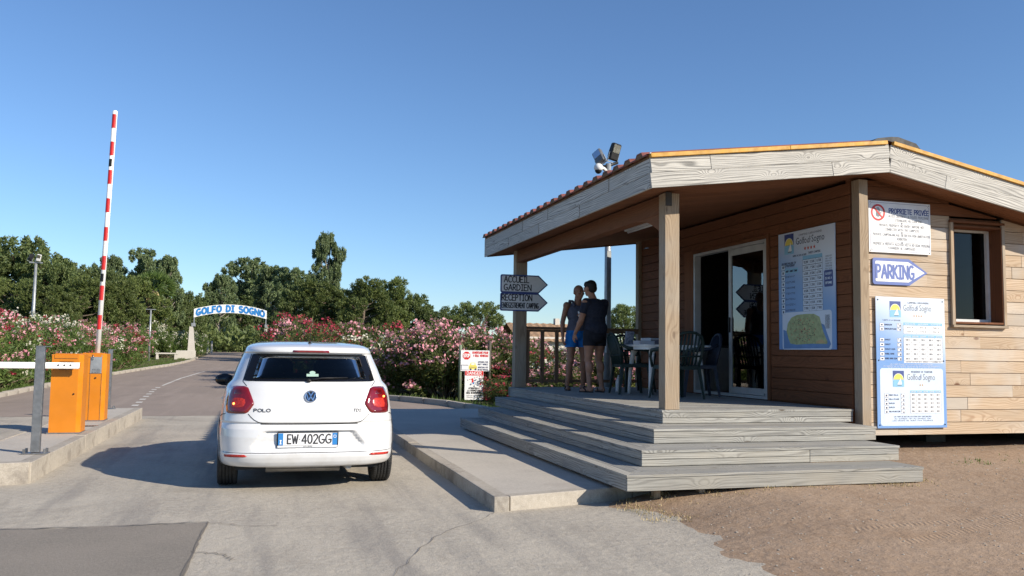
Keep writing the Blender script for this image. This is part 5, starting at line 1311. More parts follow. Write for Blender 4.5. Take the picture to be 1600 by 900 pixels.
TREES = [
    ('oak', 0, -17.4, 70.0, 9.21, 7.07, 'tallest broad dark tree at the far left of the tree line'),
    ('oak', 1, -20.0, 68.0, 7.88, 6.77, 'dark tree cut by the left edge of the picture'),
    ('oak', 0, -14.2, 66.0, 7.37, 4.93, 'dark domed tree behind the left light mast'),
    ('euc', 0, -14.4, 74.0, 7.4, 4.04, 'narrow gum between the domed tree and the raised arm'),
    ('pine', 0, -13.2, 52.0, 4.91, 4.18, 'low bushy pine at the far left in front of the tall trees'),
    ('pine', 1, -10.9, 50.0, 4.59, 3.72, 'low pine behind the left light mast'),
    ('pine', 0, -10.2, 54.0, 5.32, 4.06, 'bushy pine left of the raised barrier arm'),
    ('euc', 1, -12.9, 80.0, 8.57, 3.87, 'gum with reddish crown right behind the raised arm'),
    ('pine', 1, -8.8, 56.0, 5.36, 4.25, 'bushy pine behind the raised arm'),
    ('oak', 1, -12.2, 70.0, 6.87, 4.33, 'dark round tree left of the raised arm'),
    ('euc', 0, -11.3, 90.0, 10.38, 5.28, 'tallest pale green gum left of the arch'),
    ('euc', 1, -8.9, 86.0, 9.24, 3.99, 'second pale gum just right of the tallest one left of the arch'),
    ('pine', 0, -10.1, 76.0, 6.9, 5.81, 'wide pine under the two pale gums'),
    ('oak', 0, -8.6, 92.0, 6.55, 4.53, 'small dark tree beside the fan palm'),
    ('oak', 1, -7.7, 100.0, 6.61, 4.24, 'dark tree left above the arch pillar'),
    ('euc', 1, -5.2, 110.0, 9.42, 4.71, 'dim gum far behind the arch'),
    ('oak', 0, -7.3, 122.0, 7.46, 7.79, 'dark tree closing the road beyond the arch'),
    ('oak', 1, -3.3, 126.0, 8.47, 8.13, 'dark tree farthest beyond the arch'),
    ('euc', 0, -2.4, 128.0, 13.53, 9.23, 'large drooping gum behind the right half of the arch'),
    ('euc', 1, 0.6, 88.0, 8.83, 4.47, 'gum right of the large drooping one'),
    ('euc', 0, 2.4, 80.0, 8.27, 4.68, 'dark gum above the red oleanders'),
    ('oak', 0, 3.0, 66.0, 6.51, 3.87, 'dark round tree above the white car'),
    ('euc', 1, 5.8, 84.0, 11.98, 3.86, 'lone tall gum with a bare pale trunk towering over the others'),
    ('pine', 1, 3.9, 60.0, 5.95, 4.86, 'pine below the lone tall gum'),
    ('pine', 0, 6.2, 56.0, 6.03, 4.18, 'dark pine right of the lone tall gum'),
    ('pine', 1, 8.0, 58.0, 6.15, 3.93, 'bushy pine right of the dark pine'),
    ('oak', 1, 5.8, 62.0, 5.51, 4.6, 'low dark tree in front of the pines'),
    ('oak', 0, 9.9, 60.0, 5.27, 4.09, 'round green tree right of the pines'),
    ('oak', 1, 11.3, 58.0, 4.24, 3.54, 'last low green tree before the gap in the tree line'),
    ('umb', 0, 11.6, 46.0, 4.42, 3.57, 'umbrella pine with open crown left of the porch'),
    ('umb', 0, 19.6, 44.0, 4.4, 3.09, 'umbrella pine seen between the light mast and the cabin'),
    ('oak', 0, 19.7, 60.0, 3.23, 1.9, 'tiny round tree seen over the porch railing beside the post'),
    ('oak', 1, 20.6, 40.0, 3.78, 4.65, 'dark tree hidden behind the cabin, seen past its corner')]
for i, (k, q, x, y, H, Wd, lab) in enumerate(TREES): place_tree(k, q, x, y, H, Wd, lab, (i*1.37) % 6.28)
# fan palm
pm = thing('fan_palm', 'fan palm with a skirt of dead fronds among the trees left of the arch', 'tree', (-9.1, 78, gz(78)-.1))
MB().tube([(0, 0, 0), (.1, 0, 5.6)], [.3, .22], 10).build('trunk', M['bark'], pm)
rs_ = np.random.RandomState(9); n = 900; a = rs_.rand(n)*6.28; zt = 3.3+2.2*rs_.rand(n)
P = np.stack([np.cos(a)*.35, np.sin(a)*.35, zt], 1); D = np.stack([np.cos(a)*.35, np.sin(a)*.35, -np.ones(n)], 1)
link('dead_fronds', leaf_mesh('dead', [(quads_at(P, D, rand_unit(rs_, n), np.full(n, .8), np.full(n, .09)), 0)], [M['drygrass']]), pm)
P = []; D = []
for k in range(34):
    u = rand_unit(rs_, 1)[0]; u[2] = abs(u[2])*1.1-.25; c = np.array([.1, 0, 5.7])+u*1.15
    for j in range(26): P.append(c); D.append(u+rand_unit(rs_, 1)[0]*.75)
P = np.array(P); D = np.array(D); n = len(P)
link('crown', leaf_mesh('fronds', [(quads_at(P, D, rand_unit(rs_, n), .75+.2*rs_.rand(n), np.full(n, .07)), 0)], [M['ole']]), pm)
# undergrowth
rs_ = np.random.RandomState(77); VV = []
for (x0, x1, y0, y1, hh, cnt) in ((-48, -9.5, 50, 78, 2.6, 16000), (-9.5, 2, 100, 125, 3.2, 9000), (2, 26, 50, 75, 2.2, 12000), (-30, -9, 26, 50, 1.5, 7000)):
    n = cnt; x = x0+(x1-x0)*rs_.rand(n); y = y0+(y1-y0)*rs_.rand(n); top = hh*(.6+.4*np.sin(x*1.3)*np.cos(y*.9)); z = np.array([gz(t) for t in y])+top*rs_.rand(n)**.8
    VV.append(quads_at(np.stack([x, y, z], 1), rand_unit(rs_, n)+np.array([0, 0, .5]), rand_unit(rs_, n), .35+.3*rs_.rand(n), .16+.12*rs_.rand(n)))
tag(link('undergrowth', leaf_mesh('undergrowth', [(np.concatenate(VV), 0)], [M['oak']])), 'dark green scrub filling the ground below the trees', 'undergrowth', kind='stuff')

# ------------------------------------------------------------------ the white hatchback
CARX, CARY = .447, 8.13
car = thing('parked_car', 'white five door hatchback seen from behind, waiting between the island and the steps', 'car', (CARX, CARY, 0))
CT = [ # z, half width, rear y, front y, exponent, rounding length
 (.170, .70, .16, 3.80, 3.0, .5), (.215, .765, .085, 3.87, 3.6, .6), (.235, .792, .045, 3.90, 4.0, .64), (.27, .808, .018, 3.93, 4.0, .62), (.315, .815, .0, 3.95, 4.2, .65), (.352, .818, -.006, 3.96, 4.2, .66),
 (.362, .818, .008, 3.96, 4.2, .66), (.42, .822, .010, 3.96, 4.2, .66), (.50, .824, .014, 3.95, 4.2, .66), (.57, .822, .024, 3.94, 4.2, .66), (.612, .818, .045, 3.92, 4.0, .64), (.624, .816, .052, 3.92, 4.0, .64), (.632, .816, .036, 3.91, 4.0, .64),
 (.70, .812, .046, 3.88, 3.8, .62), (.78, .803, .060, 3.80, 3.6, .6), (.84, .795, .072, 3.6, 3.5, .6), (.90, .785, .086, 3.2, 3.4, .6), (.94, .775, .098, 3.02, 3.3, .58), (.965, .760, .108, 2.98, 3.2, .56), (.99, .735, .124, 2.95, 3.2, .55), (1.01, .722, .138, 2.90, 3.2, .55),
 (1.06, .705, .168, 2.78, 3.2, .55), (1.12, .685, .210, 2.62, 3.2, .55), (1.18, .662, .254, 2.46, 3.2, .55), (1.23, .642, .292, 2.33, 3.2, .55), (1.262, .630, .316, 2.25, 3.2, .55),
 (1.275, .622, .262, 2.21, 3.3, .6), (1.30, .612, .262, 2.15, 3.3, .6), (1.325, .598, .285, 2.08, 3.2, .62), (1.345, .575, .36, 2.0, 3.0, .65), (1.362, .535, .50, 1.9, 2.8, .6), (1.378, .46, .74, 1.78, 2.5, .5), (1.388, .33, 1.0, 1.6, 2.3, .3), (1.391, .12, 1.18, 1.42, 2.0, .12)]
CZ = np.array([r[0] for r in CT]); CV = np.array([r[1:] for r in CT])
def cpar(z): return [float(np.interp(z, CZ, CV[:, k])) for k in range(5)]
def sst(a, b, x): t = min(1, max(0, (x-a)/(b-a))); return t*t*(3-2*t)
def relief(x, z):
    """plate recess and soft crease lines pressed into the rear face"""
    d = 0
    hw = .405+.10*max(0, min(1, (.552-z)/.12))
    d += .032*sst(hw+.018, hw-.012, abs(x+.016))*sst(.56, .545, z)*(.25+.75*sst(.36, .46, z))*sst(.362, .385, z)
    return d
def rear_y(x, z):
    w, yr, yf, n, L_ = cpar(z); f = min(.9999, abs(x)/w)
    return yr+L_*(1-(1-f**n)**(1/n))+.030*f*f+relief(x, z)
def rear_n(x, z, e=.004):
    p = Vector((x, rear_y(x, z), z)); px = Vector((x+e, rear_y(x+e, z), z)); mx_ = Vector((x-e, rear_y(x-e, z), z)); pz = Vector((x, rear_y(x, z+e), z+e)); mz = Vector((x, rear_y(x, z-e), z-e))
    return (px-mx_).cross(pz-mz).normalized()
def rp(x, z, off=0):
    n = rear_n(x, z); n.z *= .6; n.normalize(); return Vector((x, rear_y(x, z), z))+n*off
# body skin
NU, NSIDE, NF = 46, 26, 14
def slice_pts(z):
    w, yr, yf, n, L_ = cpar(z); P = []
    for i in range(NU+1):
        t = i/NU; f = math.sin(t*PI/2)**(1.0 if t > .7 else 1.0); x = w*min(.99995, f)
        y = rear_y(x, z) if i < NU else yr+L_+.03
        P.append((x, y))
    ys = yr+L_+.03; ye = yf-.75*(1 if z < .95 else .5)
    if ye < ys+.1: ye = ys+.1*(yf-ys); 
    for i in range(1, NSIDE+1): P.append((w, ys+(ye-ys)*i/NSIDE))
    for i in range(1, NF+1):
        t = i/NF*PI/2; P.append((w*math.cos(t)**(2/2.6), ye+(yf-ye)*math.sin(t)**(2/2.6)))
    return P
zs = sorted(set(list(np.round(np.arange(.225, .35, .01), 4))+list(np.round(np.arange(.35, .66, .0065), 4))+list(np.round(np.arange(.66, 1.25, .014), 4))+list(np.round(np.arange(1.25, 1.392, .006), 4))+[1.391]))
S = [slice_pts(z) for z in zs]; NP_ = len(S[0])
V = []; idx = {}
for j, z in enumerate(zs):
    for s in (1, -1):
        for i in range(NP_):
            x, y = S[j][i]
            if s == -1 and (i == 0 or i == NP_-1): idx[j, s, i] = idx[j, 1, i]; continue
            idx[j, s, i] = len(V); V.append((x*s, y, z))
# openings: rear glass, side glass, windscreen, wheel arches
RG_OUT = lambda z: .535+(.607-.535)*(1.258-z)/.255
def in_rear_glass(x, y, z): return 1.012 < z < 1.248 and abs(x) < RG_OUT(z)-.03 and y < .75
def in_side_glass(x, y, z): return 1.0 < z < 1.235 and abs(x) > .6 and (.55+.5*(z-1.0)) < y < 2.72-1.45*(z-.95)
def in_screen(x, y, z): return 1.0 < z < 1.24 and y > 2.2 and abs(x) < .62
WY0, WY1, WR = .66, 3.13, .335
def in_arch(x, y, z): return abs(x) > .55 and min(math.hypot(y-WY0, z-.31), math.hypot(y-WY1, z-.31)) < WR
F = []
for j in range(len(zs)-1):
    for s in (1, -1):
        for i in range(NP_-1):
            q = [idx[j, s, i], idx[j, s, i+1], idx[j+1, s, i+1], idx[j+1, s, i]]
            if s == 1: q = q[::1]
            else: q = q[::-1]
            c = [sum(V[k][a] for k in q)/4 for a in range(3)]
            if in_rear_glass(*c) or in_side_glass(*c) or in_screen(*c) or in_arch(*c): continue
            F.append(q)
bm_ = MB(); bm_.add(V, F, 0, True)
top = [idx[len(zs)-1, 1, i] for i in range(NP_)]+[idx[len(zs)-1, -1, i] for i in range(NP_-2, 0, -1)]
bm_.f.append(top); bm_.m.append(0); bm_.sm.append(True)
body = bm_.build('body', M['paint'], car)
# underside
m = MB(); m.box((0, 2.0, .20), (1.3, 3.5, .03)); m.box((0, .45, .27), (1.0, .5, .10)); m.build('underbody', M['black'], car)
m = MB(); m.tube([(-.38, .30, .235), (.30, .30, .235)], .085, 12, sx=.7); m.tube([(.33, .30, .22), (.37, .12, .215)], .03, 10); m.build('exhaust', M['steel'], car)
# arch liners and lips
for yy in (WY0, WY1):
    for s in (-1, 1):
        A_ = [math.radians(8+164*k/24) for k in range(25)]; V1 = [(s*x_, yy+(WR+.005)*math.cos(a), .31+(WR+.005)*math.sin(a)) for a in A_ for x_ in (.72, .5)]
        MB().add(V1, [(2*k, 2*k+1, 2*k+3, 2*k+2) for k in range(24)]+[[2*k+1 for k in range(25)]], 0).build('arch_liner', M['black'], car)
        V2 = []; F2 = []; n = 40
        for k in range(n+1):
            a = math.radians(-12+204*k/n); z = .31+(WR)*math.sin(a); y = yy+(WR)*math.cos(a)
            w = cpar(max(.18, z))[0]
            if y < .7:                                                # follow the tapering rear corner
                zz = max(.18, z); wv, yr, yf, nn, L_ = cpar(zz); u = max(0, min(1, 1-(y-.03-yr)/L_)); w = wv*(1-u**nn)**(1/nn)
            for (dr, dx) in ((-.014, -.06), (-.012, .004), (.0, .009), (.03, .0035)):
                V2.append((s*(w+dx), yy+(WR+dr)*math.cos(a), .31+(WR+dr)*math.sin(a)))
        F2 = [(4*k+c, 4*k+c+1, 4*k+5+c, 4*k+4+c) for k in range(n) for c in range(3)]
        MB().add(V2, F2, 0, True).build('arch_lip', M['paint'], car)
# wheels
def wheel(x, y, s):
    w = link('wheel', None, car, (x, y, .298))
    prof = [(.20, -.085), (.285, -.09), (.297, -.075), (.30, -.06)]
    for g in (-.045, -.015, .015, .045): prof += [(.30, g-.006), (.291, g-.004), (.291, g+.004), (.30, g+.006)]
    prof += [(.30, .06), (.297, .075), (.285, .09), (.20, .085)]
    m = MB(); m.lathe(prof, (0, 0, 0), 'x', 72); m.build('tyre', M['blackrub'], w)
    m = MB()
    for k in range(60):
        a = 2*PI*k/60; R_ = Matrix.Rotation(a, 3, 'X')
        for g in (-.068, -.03, 0, .03, .068): m.box(R_ @ Vector((g, 0, .2995)), (.018, .016, .004), 0, R_)
    m.build('tread_block', M['blackrub'], w)['kind'] = 'stuff'
    m = MB(); m.lathe([(.20, -.08), (.19, -.05), (.18, .0), (.19, .06), (.20, .085)], (0, 0, 0), 'x', 40); m.lathe([(0, s*.05), (.05, s*.055), (.06, s*.05)], (0, 0, 0), 'x', 20)
    for k in range(10):
        R_ = Matrix.Rotation(2*PI*k/10, 3, 'X'); m.box(R_ @ Vector((s*.055, 0, .12)), (.02, .035, .16), 0, R_)
    m.build('rim', M['steel'], w)
for s in (-1, 1):
    wheel(s*.728, WY0+.0, s); wheel(s*.728, WY1, s)
# surface patches on the rear face
def fan_patch(name, loop, off, mat, parent=car, K=5, skirt=.02, fn=rp, centre=None):
    n = len(loop); cx = sum(p[0] for p in loop)/n; cz = sum(p[1] for p in loop)/n
    if centre: cx, cz = centre
    V = []; F = []
    V += [fn(p[0], p[1], -skirt) for p in loop]
    for k in range(K):
        f = 1-k/K
        for p in loop: V.append(fn(cx+(p[0]-cx)*f, cz+(p[1]-cz)*f, off*(1 if k else .55)))
    V.append(fn(cx, cz, off)); b = len(V)-1
    for k in range(K):
        for i in range(n): j = (i+1) % n; F.append((k*n+i, k*n+j, (k+1)*n+j, (k+1)*n+i))
    for i in range(n): F.append((K*n+i, K*n+(i+1) % n, b))
    return MB().add(V, F, 0, True).build(name, mat, parent, fix=False)
def smooth_loop(P, it=2):
    for _ in range(it):
        Q = []
        for i in range(len(P)): a = P[i]; b = P[(i+1) % len(P)]; Q += [(a[0]*.8+b[0]*.2, a[1]*.8+b[1]*.2), (a[0]*.2+b[0]*.8, a[1]*.2+b[1]*.8)]
        P = Q
    return P
def densify(P, n):
    out = []
    for i in range(len(P)):
        a = P[i]; b = P[(i+1) % len(P)]
        for k in range(n): out.append((a[0]+(b[0]-a[0])*k/n, a[1]+(b[1]-a[1])*k/n))
    return out
def ring_patch(name, outer, inner, off, mat, fn=rp, parent=car):
    n = len(outer); V = []
    for i in range(n):
        for f in (0, .33, .66, 1.0): V.append(fn(outer[i][0]*(1-f)+inner[i][0]*f, outer[i][1]*(1-f)+inner[i][1]*f, off))
    F = [(4*i+c, 4*((i+1) % n)+c, 4*((i+1) % n)+c+1, 4*i+c+1) for i in range(n) for c in range(3)]
    return MB().add(V, F, 0, True).build(name, mat, parent)
def loop4(tl, tr, br, bl, it=2): return smooth_loop(densify([tl, tr, br, bl], 7), it)
go = loop4((-.533, 1.258), (.533, 1.258), (.606, 1.003), (-.606, 1.003)); gi = loop4((-.465, 1.238), (.465, 1.238), (.525, 1.025), (-.525, 1.025))
rw = fan_patch('rear_window', gi, .001, M['carglass'], K=6, skirt=.0, centre=(0, 1.13))
ring_patch('window_band', go, gi, .004, M['frit'], parent=rw)
gb = loop4((-.56, 1.01), (.56, 1.01), (.60, 1.0), (-.60, 1.0))
# rear lamps
def mirror(P, s): return [(x*s, z) for x, z in P] if s > 0 else [(x*s, z) for x, z in P][::-1]
LP = [(.744, .715), (.751, .77), (.745, .85), (.722, .925), (.700, .951), (.665, .957), (.592, .957), (.560, .944), (.535, .885), (.507, .815), (.505, .795), (.530, .755), (.552, .725), (.575, .712), (.66, .708), (.72, .708)]
for s in (-1, 1):
    tlm = fan_patch('rear_lamp', mirror(smooth_loop(densify(LP, 2), 1), s), .010, M['lens'], centre=(s*.64, .83), skirt=.012)
    IP = [(.735, .722), (.735, .738), (.66, .738), (.575, .738), (.565, .724), (.6, .717), (.70, .717)]
    fan_patch('lamp_base_strip', mirror(densify(IP, 2), s), .0115, M['lensdk'], parent=tlm, skirt=0, K=2)
    IP = [(.72, .75), (.725, .80), (.70, .855), (.66, .86), (.6, .86), (.565, .845), (.56, .80), (.585, .76), (.65, .748)]
    fan_patch('lamp_inner', mirror(smooth_loop(densify(IP, 2), 1), s), .0118, M['refl'], parent=tlm, skirt=0, K=3)
    IP = [(.70, .87), (.69, .92), (.665, .935), (.62, .935), (.595, .925), (.59, .88), (.63, .872)]
    fan_patch('lamp_indicator', mirror(smooth_loop(densify(IP, 2), 1), s), .0118, M['lensdk'], parent=tlm, skirt=0, K=2)
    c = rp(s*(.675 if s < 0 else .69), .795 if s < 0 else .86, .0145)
    MB().ell(c, (.010, .006, .010)).build('sun_glint', M['glow'], tlm)  # added glowing spot that stands in for the sun's glint on the lens
    g = rp(s*.69, .726, .0145)
    IP = [(.752, .338), (.745, .318), (.69, .318), (.575, .322), (.548, .328), (.575, .345), (.66, .342)]
    fan_patch('reflector', mirror(densify(IP, 3), s), .006, M['refl'], skirt=.006, K=3)
# high brake lamp on the spoiler
fan_patch('high_brake_lamp', densify([(-.172, 1.276), (.172, 1.276), (.165, 1.296), (-.165, 1.296)], 6), .006, M['lens'], skirt=.004, K=3)
# shut lines
def gapline(pts, w=.006, off=.0016, mat='black', name='shut_line', parent=body, n=10):
    P = []
    for a, b in zip(pts, pts[1:]):
        for k in range(n): P.append((a[0]+(b[0]-a[0])*k/n, a[1]+(b[1]-a[1])*k/n))
    P.append(pts[-1]); V = []
    for i, p in enumerate(P):
        a = P[max(i-1, 0)]; b = P[min(i+1, len(P)-1)]; d = Vector((b[0]-a[0], b[1]-a[1])).normalized(); nn = Vector((-d.y, d.x))*w/2
        V += [rp(p[0]+nn.x, p[1]+nn.y, off), rp(p[0]-nn.x, p[1]-nn.y, off)]
    return MB().add(V, [(2*i, 2*i+1, 2*i+3, 2*i+2) for i in range(len(P)-1)], 0, True).build(name, M[mat], parent)
for s in (-1, 1):
    gapline([(s*.552, .708), (s*.53, .682), (s*.50, .655), (s*.46, .634), (s*.42, .625), (s*.36, .623), (0, .622)], .007)
    gapline([(s*.575, .958), (s*.612, 1.0), (s*.585, 1.10), (s*.545, 1.255)], .006)
    gapline([(s*.81, .665), (s*.79, .690), (s*.755, .704)], .006)
gapline([(-.44, .617), (0, .6155), (.44, .617)], .008, .001, 'black', 'hatch_shadow_gap')
gapline([(-.79, .358), (-.5, .3585), (0, .359), (.5, .3585), (.79, .358)], .005, .001, 'lensdk' if False else 'black', 'bumper_crease')
# emblem, script, plate
def disc_on(mb, x, z, r0, r1, off, m=0, n=32):
    V = []
    for k in range(n):
        a = 2*PI*k/n
        for r in (r0, r1): V.append(rp(x+r*math.cos(a), z+r*math.sin(a), off))
    mb.add(V, [(2*k, 2*k+1, 2*((k+1) % n)+1, 2*((k+1) % n)) for k in range(n)], m, True)
ec = rp(0, .868, .004); en = rear_n(0, .868); eR = en.to_track_quat('Z', 'Y').to_matrix()
em = MB(); em.lathe([(0, .004), (.048, .0045), (.054, .004), (.058, -.006)], (0, 0, 0), 'z', 40, 1); em.lathe([(.046, .0045), (.047, .010), (.055, .010), (.058, .003), (.058, -.006)], (0, 0, 0), 'z', 40, 0)
def stroke(mb, pts, w, z, m=0):
    for a, b in zip(pts, pts[1:]):
        a = Vector(a); b = Vector(b); d = (b-a).normalized(); nn = Vector((-d.y, d.x))*w/2; a -= d*w*.3; b += d*w*.3
        mb.prism([(a.x-nn.x, a.y-nn.y, z), (b.x-nn.x, b.y-nn.y, z), (b.x+nn.x, b.y+nn.y, z), (a.x+nn.x, a.y+nn.y, z)], (0, 0, .004), m)
stroke(em, [(-.022, .041), (0, .004), (.022, .041)], .0095, .0045); stroke(em, [(-.0405, .022), (-.020, -.038), (0, -.002), (.020, -.038), (.0405, .022)], .0095, .0050)
emo = em.build('emblem', [M['chrome'], M['emb']], car)
zax = en; yax = (Vector((0, 0, 1))-en*en.z).normalized(); xax = yax.cross(zax)
mt = Matrix((xax, yax, zax)).transposed().to_4x4(); mt.translation = ec; emo.matrix_local = mt
def script_on(s, x, z, h, w, name, slant=0):
    mb = MB(); tmp = MB(); put_text(tmp, s, h, (0, 0, 0), (1, 0, 0), (0, 0, 1), .26, 'c', w)
    for f in tmp.f: mb.add([rp(x+tmp.v[i][0]+tmp.v[i][2]*slant, z+tmp.v[i][2], .0035) for i in f], [range(4)])
    mb.build(name, M['steeldk'], car)
M['steeldk'] = flat('dark chrome script', (.05, .05, .055), .35, metal=.3, nz=0)
script_on('POLO', -.43, .728, .026, .145, 'model_script'); script_on('TDI', .43, .728, .024, .072, 'engine_script', .2)
pl_y = rear_y(0, .48)-.022
lp = MB(); lp.box((-.016, pl_y+.006, .475), (.552, .02, .142), ch=.006); lp = lp.build('number_plate', M['black'], car)
m = MB(); m.box((-.016, pl_y-.006, .482), (.53, .003, .112)); m.build('plate_face', M['signwhite'], lp)
m = MB()
for s in (-1, 1): m.box((-.016+s*.243, pl_y-.0082, .482), (.044, .002, .108))
m.build('plate_band', M['bigblue'], lp)
m = MB(); m.box((-.016, pl_y-.0065, .4155), (.54, .003, .016)); m.build('plate_holder_lip', M['signwhite'], lp)
mb = MB(); put_text(mb, 'EW', .08, (-.152, pl_y-.0092, .443), (1, 0, 0), (0, 0, 1), .155, 'c', .092); put_text(mb, '402GG', .08, (.062, pl_y-.0092, .443), (1, 0, 0), (0, 0, 1), .155, 'c', .262)
put_text(mb, 'AUTO CENTRO', .008, (-.016, pl_y-.0088, .411), (1, 0, 0), (0, 0, 1), .2, 'c', .08); mb.box((-.09, pl_y-.0092, .482), (.008, .0005, .008)); mb.build('plate_number', M['ink'], lp)
mb = MB(); put_text(mb, 'I', .03, (-.259, pl_y-.0100, .442), (1, 0, 0), (0, 0, 1), .3, 'c'); ringx(mb, .227, .505, .010, .014, pl_y-.0100); mb.build('plate_marks', M['signwhite'], lp)
# wiper, spoiler sticker, antenna
wp = MB(); wp.tube([rp(-.02, 1.012, .02), rp(.1, 1.03, .022), rp(.34, 1.035, .02)], [.010, .007, .004], 6); wp.ell(rp(-.02, 1.008, .014), (.025, .02, .018)); wp.build('rear_wiper', M['black'], car)
sb = MB(); cpt = rp(.015, 1.075, .003)
sb.add([rp(.015+a*.055, 1.062+b*.012, .0035) for a, b in ((-1, -1), (1, -1), (1, 1), (-1, 1))], [(0, 1, 2, 3)]); sb.add([rp(.015+.028*math.cos(t), 1.085+.016*math.sin(t), .0035) for t in [2*PI*k/12 for k in range(12)]], [range(12)])
sb.build('window_sticker', flat('pale green sticker', (.35, .5, .42), .4), rw)
an = MB(); an.lathe([(.0, .016), (.014, .013), (.022, 0)], (0.0, .55, 1.362), 'z', 14); an.tube([(0, .55, 1.375), (0, .44, 1.56)], [.0035, .002], 6); an.build('antenna', M['black'], car)
# side windows, pillars
def side_fn(s):
    def f(y, z, off):
        w, yr, yf, n, L_ = cpar(z); u = max(0, 1-(y-.03-yr)/L_)
        x = w*(1-min(.9999, u)**n)**(1/n) if u > 0 else w
        return Vector((s*(x+off), y, z))
    return f
for s in (-1, 1):
    go2 = smooth_loop(densify([(.60, .992), (2.80, .992), (2.36, 1.25), (.80, 1.25)], 8), 2); gi2 = smooth_loop(densify([(.70, 1.01), (2.66, 1.01), (2.30, 1.225), (.86, 1.225)], 8), 2)
    sw = fan_patch('side_window', gi2, .002, M['carglass'], K=3, skirt=0, fn=side_fn(s)); ring_patch('window_surround', go2, gi2, .005, M['frit'], side_fn(s), sw)
    V = []; F = []                                                  # B pillar
    m = MB(); V = [side_fn(s)(y, z, .006) for z in (1.0, 1.08, 1.16, 1.24) for y in (1.52, 1.60)]
    m.add(V, [(2*i, 2*i+1, 2*i+3, 2*i+2) for i in range(3)]); m.build('door_pillar', M['frit'], sw)
    # door mirror
    mm = MB(); mm.ell((s*.855, 2.30, .948), (.105, .06, .068)); mm.box((s*.76, 2.33, .90), (.14, .05, .03)); mi = mm.build('door_mirror', M['black'], car)
    g = MB(); g.ell((s*.862, 2.262, .948), (.082, .03, .052)); g.build('mirror_glass', M['frit'], mi)
    # door seams and handles
    for yy in (.98, 1.56, 2.62):
        V = [side_fn(s)(yy+dy+(.12*max(0, (.6-z)) if yy < 1 else 0), z, .002) for z in np.arange(.36, .985, .05) for dy in (-.003, .003)]
        MB().add(V, [(2*i, 2*i+1, 2*i+3, 2*i+2) for i in range(len(V)//2-1)]).build('door_seam', M['black'], body)
    for yy in (1.12, 1.74): m = MB(); m.box((s*.812, yy, .80), (.03, .19, .028), ch=.01); m.build('door_handle', M['paint'], car)
ws_ = MB(); V = []
for z in np.linspace(.985, 1.26, 8):
    w, yr, yf, n, L_ = cpar(z)
    for x in np.linspace(-w*.9, w*.9, 12): 
        f = min(.999, abs(x)/w); ye = yf-.5; V.append((x, ye+.5*(1-f**2.6)**(1/2.6)+.004, z))
ws_.add(V, [(j*12+i, j*12+i+1, (j+1)*12+i+1, (j+1)*12+i) for j in range(7) for i in range(11)], 0, True); ws_.build('windscreen', M['carglass'], car)
# interior
seatm = flat('dark seat cloth', (.03, .03, .032), .9)
m = MB(); m.box((0, 1.1, .62), (1.24, .5, .12), ch=.03); m.box((0, .82, .86), (1.18, .12, .42), ch=.04, R=Matrix.Rotation(.2, 3, 'X')); rsx = m.build('rear_seat', seatm, car)
for x in (-.36, .36): MB().box((x, .76, 1.10), (.24, .08, .13), ch=.03).build('headrest', seatm, rsx)
m = MB(); m.box((0, .5, .955), (1.1, .5, .02)); m.build('parcel_shelf', seatm, car)
for x in (-.34, .34):
    m = MB(); m.box((x, 2.0, .62), (.48, .5, .14), ch=.04); m.box((x, 1.74, .92), (.46, .12, .56), ch=.05); fs = m.build('front_seat', seatm, car); MB().box((x, 1.73, 1.24), (.25, .09, .16), ch=.035).build('headrest', seatm, fs)
m = MB(); m.box((0, 2.85, .88), (1.36, .3, .2), ch=.05); m.build('dashboard', seatm, car)
m = MB(); m.tube([(-.36+.18*math.cos(a), 2.55, .92+.18*math.sin(a)) for a in [2*PI*k/20 for k in range(21)]], .014, 6); m.build('steering_wheel', seatm, car)
MB().box((0, 2.4, 1.20), (.22, .02, .06), ch=.008).build('inner_mirror', seatm, car)

